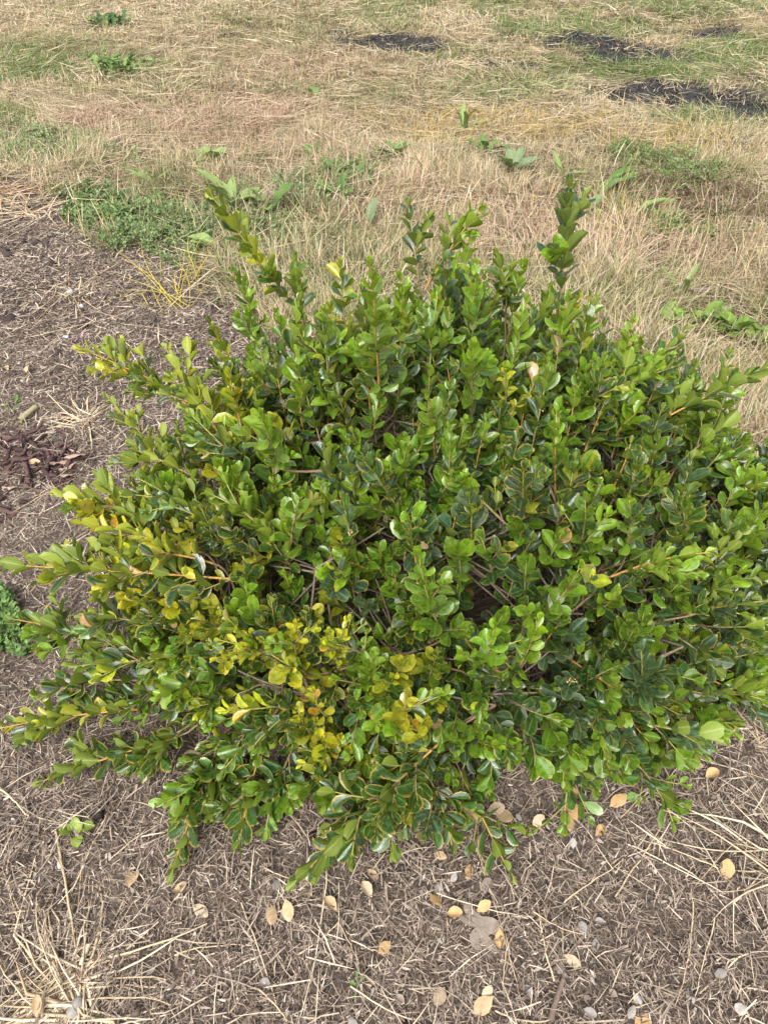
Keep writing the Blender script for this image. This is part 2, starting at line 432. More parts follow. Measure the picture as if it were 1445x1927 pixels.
def make_grass(n, y0, y1, lying, tri=False):
    if lying:
        x, y = field_points(n, y0, y1); lean = rng.random(n) * 2 * np.pi
    else:                                                 # rooted in tufts
        x, y = field_points(n // 12, y0, y1)
        x, y = np.repeat(x, 12), np.repeat(y, 12); n = len(x)
        lean = rng.random(n) * 2 * np.pi; rt = np.abs(rng.normal(0, .016, n)) * np.clip(y / 2, 1, 2.5)
        x, y = x + np.cos(lean) * rt, y + np.sin(lean) * rt
    px, py = ground_px(x, y)
    den = grass_amount(x, y)
    s = blobs(px, py, SOIL) * (y > 2.5)
    clump = fbm(x * 6, y * 6, 41)
    den = den * (1 - s * (0.97 if not lying else .90)) * (1 - .82 * blobs(px, py, MATS, seed=12)) * (0.45 + 0.9 * sstep(.3, .62, clump))
    k = rng.random(n) < den
    x, y, px, py, clump, lean = x[k], y[k], px[k], py[k], clump[k], lean[k]
    n = len(x)
    g, pk, go = blobs(px, py, GREEN, seed=8), blobs(px, py, PINK, seed=9), blobs(px, py, GOLD, seed=10)
    ol = sstep(.40, .70, fbm(x * 2.2 + 9, y * 2.2, 51)) * .6 + .16
    r = rng.random(n)
    c = pick(STRAW, n, [4, 3, 3, 2, 2, 3])
    c = np.where((rng.random(n) < ol * .8)[:, None], pick(OLIVE + GREENS[3:5], n), c)
    c = np.where((rng.random(n) < pk * .75)[:, None], pick(PINKS, n), c)
    c = np.where((rng.random(n) < go * .45)[:, None], pick(GOLDS, n), c)
    c = np.where((rng.random(n) < (g * .95 if not lying else g * .65))[:, None], pick(GREENS, n), c)
    c = c * (0.75 + 0.5 * rng.random(n))[:, None]
    az = lean + rng.normal(0, .5, n)
    # local comb direction, so the dead stalks lie in swathes
    flow = fbm(x * 1.6, y * 1.6, 61) * 4 * np.pi
    az = np.where(rng.random(n) < (.6 if lying else .3), flow + rng.normal(0, .5, n), az)
    far = np.clip(y / 2.6, .9, 2.5) * (1.0 if not tri else 1.15)
    if lying:
        el = rng.normal(0.10, 0.14, n)
        Ln = rng.uniform(0.05, 0.16, n)
        z0 = rng.random(n) ** 1.5 * 0.035
        W = rng.uniform(0.0012, 0.0028, n) * far
        drop = -0.1
    else:
        el = np.clip(rng.normal(1.05, 0.33, n), 0.3, 1.5)
        Ln = rng.uniform(0.035, 0.105, n) * (0.6 + 0.8 * clump)
        Ln = np.where(rng.random(n) < .13, Ln * 1.6, Ln) * (1 - .45 * sstep(2.6, 3.8, y))
        z0 = np.zeros(n)
        W = rng.uniform(0.0014, 0.0034, n) * far
        drop = -0.35
    D = np.stack([np.cos(az) * np.cos(el), np.sin(az) * np.cos(el), np.sin(el)], -1)
    sd_ = np.stack([-np.sin(az), np.cos(az), rng.normal(0, .5, n)], -1)
    P0 = np.stack([x, y, ground_height(x, y) + z0], -1)
    bend = np.stack([np.cos(az + rng.normal(0, .8, n)), np.sin(az + rng.normal(0, .8, n)), np.full(n, -0.8)], -1) * (Ln * rng.uniform(0, -drop, n))[:, None]
    # no tip below the soil
    tipz = P0[:, 2] + D[:, 2] * Ln + bend[:, 2]
    low = np.minimum(0, tipz - (P0[:, 2] + 0.002))
    bend[:, 2] -= low
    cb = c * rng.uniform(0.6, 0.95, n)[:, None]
    if tri:                                               # far off, one slim triangle a blade
        s_ = unit(sd_) * (W * .5)[:, None]
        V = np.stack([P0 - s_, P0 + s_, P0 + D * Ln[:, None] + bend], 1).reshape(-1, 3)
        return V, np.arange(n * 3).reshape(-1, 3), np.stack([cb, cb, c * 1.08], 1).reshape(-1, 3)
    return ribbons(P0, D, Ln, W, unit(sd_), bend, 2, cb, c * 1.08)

def stuff(name, parts, mat, label, cat):
    V = np.concatenate([p[0] for p in parts]); C = np.concatenate([p[2] for p in parts])
    Q, o = [], 0
    for p in parts:
        Q.append(p[1] + o); o += len(p[0])
    return obj(name, mesh_np(name, V, Q, C), mat, kind='stuff', label=label, cat=cat)

stuff('dry_grass', [make_grass(175000, 0.75, 3.1, False), make_grass(240000, 2.7, 12.0, False, True)], M_GRASS, 'short dry standing grass across the field behind the shrub', 'grass')
stuff('grass_thatch', [make_grass(95000, 0.75, 3.1, True), make_grass(140000, 2.7, 11.0, True, True)], M_GRASS, 'flattened straw-coloured dead grass lying across the field', 'grass')

# ------------------------------------------------------------------ mulch litter on the bed
def make_litter(n, Lr, Wr, pal, w, zmax, y0=0.02, y1=3.2, keep=1.0, patch=None, tri=False):
    u = rng.random(n)
    y = y0 + (y1 - y0) * u ** 1.05
    hw = 0.58 * (y + CAM_H) * 0.7071 * 1.25 + 0.2
    x = (rng.random(n) * 2 - 1) * hw
    d = 1 - grass_amount(x, y) * 0.75
    if patch is not None: d = d * patch(x, y)
    k = rng.random(n) < d * keep
    x, y = x[k], y[k]; n = len(x)
    az = rng.random(n) * 2 * np.pi
    el = rng.normal(0, .16, n)
    Ln, W = rng.uniform(*Lr, n), rng.uniform(*Wr, n) * np.clip(y / 1.1, .9, 1.9)
    D = np.stack([np.cos(az) * np.cos(el), np.sin(az) * np.cos(el), np.abs(np.sin(el))], -1)
    sd_ = np.stack([-np.sin(az), np.cos(az), rng.normal(0, .35, n)], -1)
    P0 = np.stack([x, y, ground_height(x, y) + 0.001 + rng.random(n) ** 2 * zmax], -1)
    ba = az + np.pi / 2
    bend = np.stack([np.cos(ba), np.sin(ba), np.full(n, -.25)], -1) * (Ln * rng.normal(0, .16, n))[:, None]
    bend[:, 2] = -np.abs(bend[:, 2]) * .4
    c = pick(pal, n, w) * (0.65 + 0.6 * rng.random(n))[:, None]
    if tri:
        s_ = unit(sd_) * (W * .5)[:, None]
        return np.stack([P0 - s_, P0 + s_, P0 + D * Ln[:, None] + bend], 1).reshape(-1, 3), np.arange(n * 3).reshape(-1, 3), np.repeat(c, 3, 0)
    return ribbons(P0, D, Ln, W, unit(sd_), bend, 2, c, c)

BEDP = [(0.22, 0.168, 0.130), (0.125, 0.092, 0.070), (0.35, 0.275, 0.21), (0.50, 0.41, 0.32), (0.065, 0.047, 0.037), (0.27, 0.208, 0.165)]
sliver = make_litter(330000, (0.006, 0.020), (0.0011, 0.0024), BEDP, [4, 4.5, 3.5, 1.6, 5, 4], 0.005, tri=True)
fine = make_litter(95000, (0.007, 0.032), (0.0006, 0.0017), BEDP, [5, 4, 4.5, 2.6, 2.5, 4.5], 0.011, patch=lambda x, y: 0.45 + 0.8 * sstep(.3, .6, fbm(x * 6, y * 6, 71)))
mid_ = make_litter(17000, (0.025, 0.07), (0.0009, 0.0020), [(0.46, 0.375, 0.275), (0.54, 0.455, 0.345), (0.35, 0.28, 0.21), (0.22, 0.17, 0.135)], [3, 2, 3, 2.5], 0.014,
                   patch=lambda x, y: 0.35 + 0.9 * sstep(.4, .65, fbm(x * 3.3, y * 3.3, 77)))
chips = make_litter(16000, (0.004, 0.013), (0.002, 0.0055), [(0.30, 0.25, 0.21), (0.16, 0.12, 0.095), (0.42, 0.37, 0.32), (0.08, 0.06, 0.05)], [3, 3, .9, 3], 0.008)
stuff('mulch_litter', [fine, chips, sliver], M_LITTER, 'fine brown shredded litter covering the soil around the shrub', 'litter')
stuff('straw_litter', [mid_], M_LITTER, 'thin broken straw bits scattered over the brown mulch', 'straw')

# crumbs of dark soil, on the bed and on the bare strips of the field
def crumbs(n, sampler, rad, pal):
    x, y, r = sampler(n)
    n = len(x)
    t = np.array([[1, 1, 1], [-1, -1, 1], [-1, 1, -1], [1, -1, -1], [0, 0, 1.5], [0, 0, -1.2]], float) * .6
    fcs = np.array([[0, 4, 2], [0, 3, 4], [1, 2, 4], [1, 4, 3], [0, 2, 5], [0, 5, 3], [1, 5, 2], [1, 3, 5]])
    V = t[None] * r[:, None, None] * rng.uniform(.6, 1.4, (n, 6, 3))
    V = V + np.stack([x, y, ground_height(x, y) + r * .35], -1)[:, None]
    Q = (np.arange(n)[:, None, None] * 6 + fcs[None]).reshape(-1, 3)
    c = pick(pal, n) * rng.uniform(.6, 1.4, (n, 1))
    return V.reshape(-1, 3), Q, np.repeat(c, 6, 0)
def bed_s(n):
    y = 0.02 + 2.8 * rng.random(n) ** 1.4; x = (rng.random(n) * 2 - 1) * (0.5 * (y + CAM_H) + .2)
    k = (rng.random(n) < (1 - grass_amount(x, y))) & (rng.random(n) < sstep(.35, .7, fbm(x * 5, y * 5, 91)))
    return x[k], y[k], rng.uniform(.0015, .005, n)[k] * np.where(rng.random(k.sum()) < .04, 2.2, 1)
def strip_s(n):
    y = rng.uniform(3, 7, n); x = rng.uniform(-1, 4, n)
    k = rng.random(n) < blobs(*ground_px(x, y), SOIL)
    return x[k], y[k], rng.uniform(.002, .008, n)[k]
c1 = crumbs(14000, bed_s, 0, [(0.07, .052, .042), (.12, .09, .072), (.04, .032, .028)])
o_ = obj('soil_crumbs', mesh_np('soil_crumbs', c1[0], c1[1], c1[2], smooth=False), M_LITTER, kind='stuff', label='dark soil crumbs strewn over the mulched bed', cat='soil')
c2 = crumbs(60000, strip_s, 0, [(0.042, .039, .038), (.065, .06, .057), (.03, .028, .027), (.12, .11, .10)])
obj('dark_gravel', mesh_np('dark_gravel', c2[0], c2[1], c2[2], smooth=False), M_LITTER, kind='stuff', label='black crumbly gravel in the bare strips of the field', cat='gravel')

# ------------------------------------------------------------------ leaf shapes
LT = np.array([0.0, 0.08, 0.27, 0.52, 0.76, 0.92, 1.0])
LU = np.array([-1, -.55, 0, .55, 1.0])
def leaf_grid(ratio=0.52, wmax=0.58, cup=0.1, curl=0.1, tip_round=0.55, wave=0.0, twist=0.0):
    """one leaf of length 1 along +Y, upper face +Z"""
    t = LT
    w = np.where(t < wmax, np.sin(np.pi / 2 * np.clip(t / wmax, 0, 1)) ** 0.95, np.cos(np.pi / 2 * np.clip((t - wmax) / (1 - wmax), 0, 1)) ** tip_round)
    w = np.maximum(w, 0.06); w[0] = 0.07; w[1] = max(w[1] * .75, .08); w[-1] = 0.36
    w = w * ratio / 2
    x = LU[None] * w[:, None]
    y = np.repeat(t[:, None], 5, 1) - 0.03 * (np.abs(LU) ** 2)[None] * (t[:, None] > .95)
    y[-1] -= np.array([.030, .006, -.004, .006, .030])
    z = cup * np.abs(LU)[None] ** 1.5 * w[:, None] * 2 - curl * (t[:, None] ** 2) + wave * np.sin(t[:, None] * 9 + LU[None] * 2) * .03
    a = twist * t[:, None]
    x2, z2 = x * np.cos(a) - z * np.sin(a), x * np.sin(a) + z * np.cos(a)
    V = np.stack([x2, y, z2], -1).reshape(-1, 3)
    uv = np.stack([np.repeat((LU[None] + 1) / 2, 7, 0), np.repeat(t[:, None], 5, 1)], -1).reshape(-1, 2)
    return V, uv
_i = (np.arange(6)[:, None] * 5 + np.arange(4)[None]).ravel()
LEAF_Q = np.stack([_i, _i + 1, _i + 6, _i + 5], -1)
NV = 24
LEAFV, LEAFUV = [], None
for k in range(NV):
    v_, LEAFUV = leaf_grid(ratio=random.uniform(.50, .72), wmax=random.uniform(.52, .66), cup=[-.28, .10, .38, .55][k % 4] + random.uniform(-.1, .1),
                           curl=random.uniform(-.10, .16), tip_round=random.uniform(.36, .50), wave=random.uniform(0, .8), twist=random.uniform(-.25, .25))
    LEAFV.append(v_)
LEAFV = np.array(LEAFV)

# ------------------------------------------------------------------ the shrub
CEN = np.array([0.125, 0.80, 0.13]); RAD = np.array([0.565, 0.375, 0.360])
BASE = np.array([0.09, 0.80, 0.0])

class Shrub: pass
S = Shrub()
S.pos, S.dir, S.nor, S.len, S.col, S.var, S.br = [], [], [], [], [], [], []
branches = []          # each: dict(path, acc)

DG = np.array([0.016, 0.050, 0.013]); MG = np.array([0.040, 0.104, 0.013]); BG = np.array([0.160, 0.285, 0.010])
BL = np.array([0.035, 0.068, 0.034]); YG = np.array([0.24, 0.28, 0.016]); YE = np.array([0.47, 0.47, 0.018]); OR = np.array([0.52, 0.30, 0.03])
def leaf_colour(mode, f):
    """mode of the shoot, f 0 at its foot .. 1 at its tip -> rgb + margin amount"""
    r = rng.random()
    if mode == 'green':
        c = DG * (1 - r) + MG * r
        if f > .6: c = c * .5 + BG * .5
        e = .08 if r < .85 else .5
    elif mode == 'bright':
        c = MG * (1 - f) * .8 + BG * (.25 + .75 * f); e = .15
    elif mode == 'blue':
        c = BL * (.7 + .6 * r) + DG * .2; e = .1
    elif mode == 'mixed':
        c = [DG, MG, YG, BL, MG][int(r * 5)] * rng.uniform(.8, 1.25); e = .75 if rng.random() < .6 else .2
    elif mode == 'edge':
        c = DG * .6 + MG * .5; e = .35 + .65 * r
    elif mode == 'olive':
        c = [YG, YG * .75, MG, YE * .7, DG][int(r * 5)] * rng.uniform(.8, 1.2); e = .6
    elif mode == 'yellow':
        c = YG * (1 - f) * .7 + YE * (.3 + .7 * f); c = c * rng.uniform(.75, 1.1); e = .45
        if r < .05: c = OR * .9
    else:
        c = MG; e = .2
    if rng.random() < .005: c, e = np.array([.40, .25, .12]) * rng.uniform(.5, 1.1), .3
    return np.array([*np.clip(c * rng.uniform(.8, 1.2), 0, 1), e])

def add_leaf(p, d, n, ln, col, br):
    S.pos.append(p); S.dir.append(d); S.nor.append(n); S.len.append(ln); S.col.append(col); S.var.append(rng.integers(NV)); S.br.append(br)

def bez(a, b, c, n):
    t = np.linspace(0, 1, n)[:, None]
    return (1 - t) ** 2 * a + 2 * t * (1 - t) * b + t * t * c

TWIG_OLD, TWIG_NEW, TWIG_ORG = np.array([.15, .112, .082]), np.array([.30, .30, .06]), np.array([.42, .22, .06])
def shoot(path, br, mode='green', L=0.026, nodes=None, start=0.0, org=False, rosette=False, rad=0.0013):
    tint = np.array([rng.uniform(.75, 1.2)] * 3 + [1.0]) * np.array([rng.uniform(.88, 1.12), 1, rng.uniform(.8, 1.2), 1])
    """a leafy shoot along path: pairs of leaves, each pair turned a quarter from the last"""
    path = np.asarray(path)
    seg = np.linalg.norm(np.diff(path, axis=0), axis=1); cum = np.concatenate([[0], np.cumsum(seg)]); T = cum[-1]
    if nodes is None: nodes = max(4, int(T * (1 - start) / 0.0130))
    n = len(path)
    f = cum / T
    cA, cB = (TWIG_ORG, TWIG_ORG * .8 + TWIG_NEW * .2) if org else (TWIG_OLD * .8 + TWIG_ORG * .2, TWIG_NEW)
    V, Q = tube(path, rad * (1.15 - .65 * f), 5)
    C = np.repeat(cA[None] * (1 - f)[:, None] + cB[None] * f[:, None], 5, 0)
    branches[br]['acc'].add(V, Q, C)
    phase = rng.random() * np.pi
    for k in range(nodes):
        ff = start + (1 - start) * (k + .5) / nodes
        s = ff * T
        p = np.array([np.interp(s, cum, path[:, j]) for j in range(3)])
        j = min(np.searchsorted(cum, s), n - 1); j = max(j, 1)
        ax = unit(path[j] - path[j - 1])
        a0 = np.cross(ax, [0.2, 0.9, 0.35]); a0 = unit(a0); b0 = np.cross(ax, a0)
        th = phase + k * np.pi / 2 + rng.normal(0, .18)
        g = (k + .5) / nodes
        size = (0.80 + 0.28 * math.sin(g * math.pi)) * (1 - .50 * max(0, (g - .72) / .28) ** 1.3)
        for sgn in (1, -1):
            if k < nodes * .35 and rng.random() < .10: continue
            av = (a0 * math.cos(th) + b0 * math.sin(th)) * sgn
            ang = R(54) - R(28) * g ** 1.6 + rng.normal(0, .16)
            if rosette: ang = R(78) - R(45) * g + rng.normal(0, .12)
            d = ax * math.cos(ang) + av * math.sin(ang)
            nn = ax * math.sin(ang) - av * math.cos(ang)
            # lateral shoots turn their blades to the light
            hz = 1 - abs(ax[2])
            d = unit(d + np.array([0, 0, .18 * hz]) + rng.normal(0, .09, 3))
            nn = nn + np.array([0, 0, .95 * hz]) + rng.normal(0, .16, 3)
            nn = unit(nn - d * (nn @ d))
            add_leaf(p + d * .0016, d, nn, L * size * rng.uniform(.68, 1.2), leaf_colour(mode, g) * tint, br)
    # the bud pair at the very tip
    ax = unit(path[-1] - path[-2])
    a0 = unit(np.cross(ax, [0.2, 0.9, 0.35])); b0 = np.cross(ax, a0)
    th = phase + nodes * np.pi / 2
    for sgn in (1, -1):
        av = (a0 * math.cos(th) + b0 * math.sin(th)) * sgn
        d = unit(ax + av * .28); nn = unit(ax * .28 - av); nn = unit(nn - d * (nn @ d))
        add_leaf(path[-1], d, nn, L * .48 * rng.uniform(.8, 1.1), leaf_colour(mode, 1.0) * tint, br)

def ellip_dir(v):              # point on the crown's surface in the direction v
    v = unit(v)
    return v, 1 / np.sqrt(((v / RAD) ** 2).sum(-1))

# main stems: golden-angle spread over the upper half of the crown
NB = 44
for k in range(NB):
    h = 1 - (k + .5) / NB * 1.18
    h = max(h, -.16)
    az = k * 2.39996 + .4
    rr = math.sqrt(max(0, 1 - h * h))
    dn = np.array([rr * math.cos(az), rr * math.sin(az), h])
    tip = CEN + dn * RAD * rng.uniform(.80, .90)
    root = BASE + np.array([math.cos(az), math.sin(az), 0]) * rng.uniform(.01, .05)
    root[2] = -0.01
    mid = root * .45 + tip * .55 + np.array([0, 0, .05 + .06 * rng.random()]) * (1 - h) + rng.normal(0, .012, 3)
    mid[2] = max(mid[2], .04)
    path = bez(root, mid, tip, 14) + np.cumsum(rng.normal(0, .0018, (14, 3)), 0)
    acc = Acc()
    f = np.linspace(0, 1, 14)
    V, Q = tube(path, .0050 - .0034 * f, 6)
    acc.add(V, Q, np.repeat(TWIG_OLD[None] * (.75 + .5 * rng.random()), len(V), 0))
    branches.append(dict(path=path, acc=acc))
BPTS = np.concatenate([b['path'][4:] for b in branches]); BIDX = np.repeat(np.arange(NB), 10)

def attach(p, outward):
    """nearest stem point that lies inside p, and a curved twig from it"""
    q = BPTS - p
    dist = np.linalg.norm(q, axis=1)
    ins = (q @ outward) < 0.01
    sc = dist + np.where(ins, 0, .3)
    j = int(rng.choice(np.argsort(sc)[:7]))
    return BPTS[j], int(BIDX[j])

def yellowness(px, py):
    """how much the foliage is turning: the left side and the lower middle"""
    a = math.exp(-((px - 150) / 330) ** 2 - ((py - 1000) / 420) ** 2) * .75
    b = math.exp(-((px - 620) / 230) ** 2 - ((py - 1300) / 170) ** 2) * .8
    c = math.exp(-((px - 420) / 160) ** 2 - ((py - 640) / 150) ** 2) * .5
    return min(.85, max(a, b, c))

def mode_for(p):
    px, py, _ = project(p)
    y = yellowness(float(px), float(py)); r = rng.random()
    if r < y * .38: return 'yellow' if rng.random() < .4 else 'olive'
    if r < y * .75: return 'olive' if rng.random() < .5 else 'mixed'
    q = rng.random()
    up = .42 if py < 1100 else .24  # more bright shoots higher up, putting lit leaf undersides into the colour
    if px > 780 and py > 750: up -= .06
    if q < up: return 'bright'
    if q < up + (.15 if px < 780 else .26): return 'blue'
    if q < up + .32: return 'mixed'
    if q < up + .38: return 'edge'
    return 'green'

def wander(dn): return 0.90 + 0.16 * fbm(np.array([dn[0] * 2.4 + 7]), np.array([dn[1] * 2.4 + dn[2] * 2 + 3]), 101, 3)[0]

POCKETS = [(905, 1125, 60, 60), (1060, 1245, 70, 40), (560, 1300, 110, 45), (715, 1125, 55, 40), (1210, 1010, 60, 35), (1000, 1060, 40, 50), (860, 1060, 45, 30), (660, 830, 40, 30),
           (1290, 1210, 50, 40), (1150, 860, 50, 25), (560, 900, 45, 30), (780, 1440, 70, 40), (1120, 1140, 40, 30), (900, 820, 40, 25), (1330, 930, 45, 25), (470, 1090, 60, 25)]
def in_pocket(p):
    px, py, _ = project(p)
    return any(((px - a) / c) ** 2 + ((py - b) / d) ** 2 < 1 for a, b, c, d in POCKETS)
def crown_layer(n, scale, Lsh, Lleaf, hmin):
    k = 0; tries = 0
    off = rng.random() * 9
    while k < n and tries < n * 6:
        tries += 1
        h = hmin + (1 - hmin) * rng.random()
        az = rng.random() * 2 * np.pi
        rr = math.sqrt(max(0, 1 - h * h))
        dn = np.array([rr * math.cos(az), rr * math.sin(az), h])
        # fewer at the back, which no one sees from the path side
        if dn[1] > .55 and h < .25 and rng.random() < .7: continue
        sc = scale * wander(dn)
        p = CEN + dn * RAD * sc
        if p[2] < .045: continue
        nrm = unit(dn / RAD)
        d = unit(nrm * rng.uniform(.6, 1.1) + np.array([0, 0, .75]) * max(0.0, .35 + dn[2]) + rng.normal(0, .30, 3))
        ls = rng.uniform(*Lsh)
        tall = 0.0
        if scale > .9 and dn[2] > .35:                    # the ragged top: shoots of very uneven height
            px_, py_, _ = project(p)
            if rng.random() < (.50 if 360 < px_ < 1080 and py_ < 800 else .22):
                tall = rng.uniform(.02, .11) if dn[1] > 0 else rng.uniform(.01, .06)
                d = unit(nrm * .35 + np.array([0, 0, 1.0]) + rng.normal(0, .16, 3))
                ls += tall
        a = p - d * (ls - tall) * .55; b = p + d * ((ls - tall) * .45 + tall)
        if b[2] < .03: b[2] = .03
        bx_, by_, _ = project(b)
        if scale > .7 and bx_ < 430 and by_ < 1130 and rng.random() < .55: continue
        if scale > .7 and (in_pocket(b) or in_pocket(p)) and rng.random() < (.55 if scale > .9 else .1): continue
        st, br = attach(a, nrm)
        # twig from the stem, then the shoot bending up
        tw = bez(st, (st + a) / 2 + rng.normal(0, .008, 3) + nrm * .01, a, 6)
        V, Q = tube(tw, np.linspace(.0019, .0014, 6), 4)
        branches[br]['acc'].add(V, Q, TWIG_OLD * rng.uniform(.7, 1.2))
        path = bez(a, (a + b) / 2 + rng.normal(0, .006, 3) + nrm * .004, b, 7)
        shoot(path, br, mode_for(b), L=Lleaf * rng.uniform(.80, 1.15), org=rng.random() < .25)
        k += 1

crown_layer(380, .64, (.055, .10), .0235, -.25)
crown_layer(680, .82, (.055, .10), .0245, -.28)
crown_layer(1060, .955, (.055, .115), .0278, -.30)

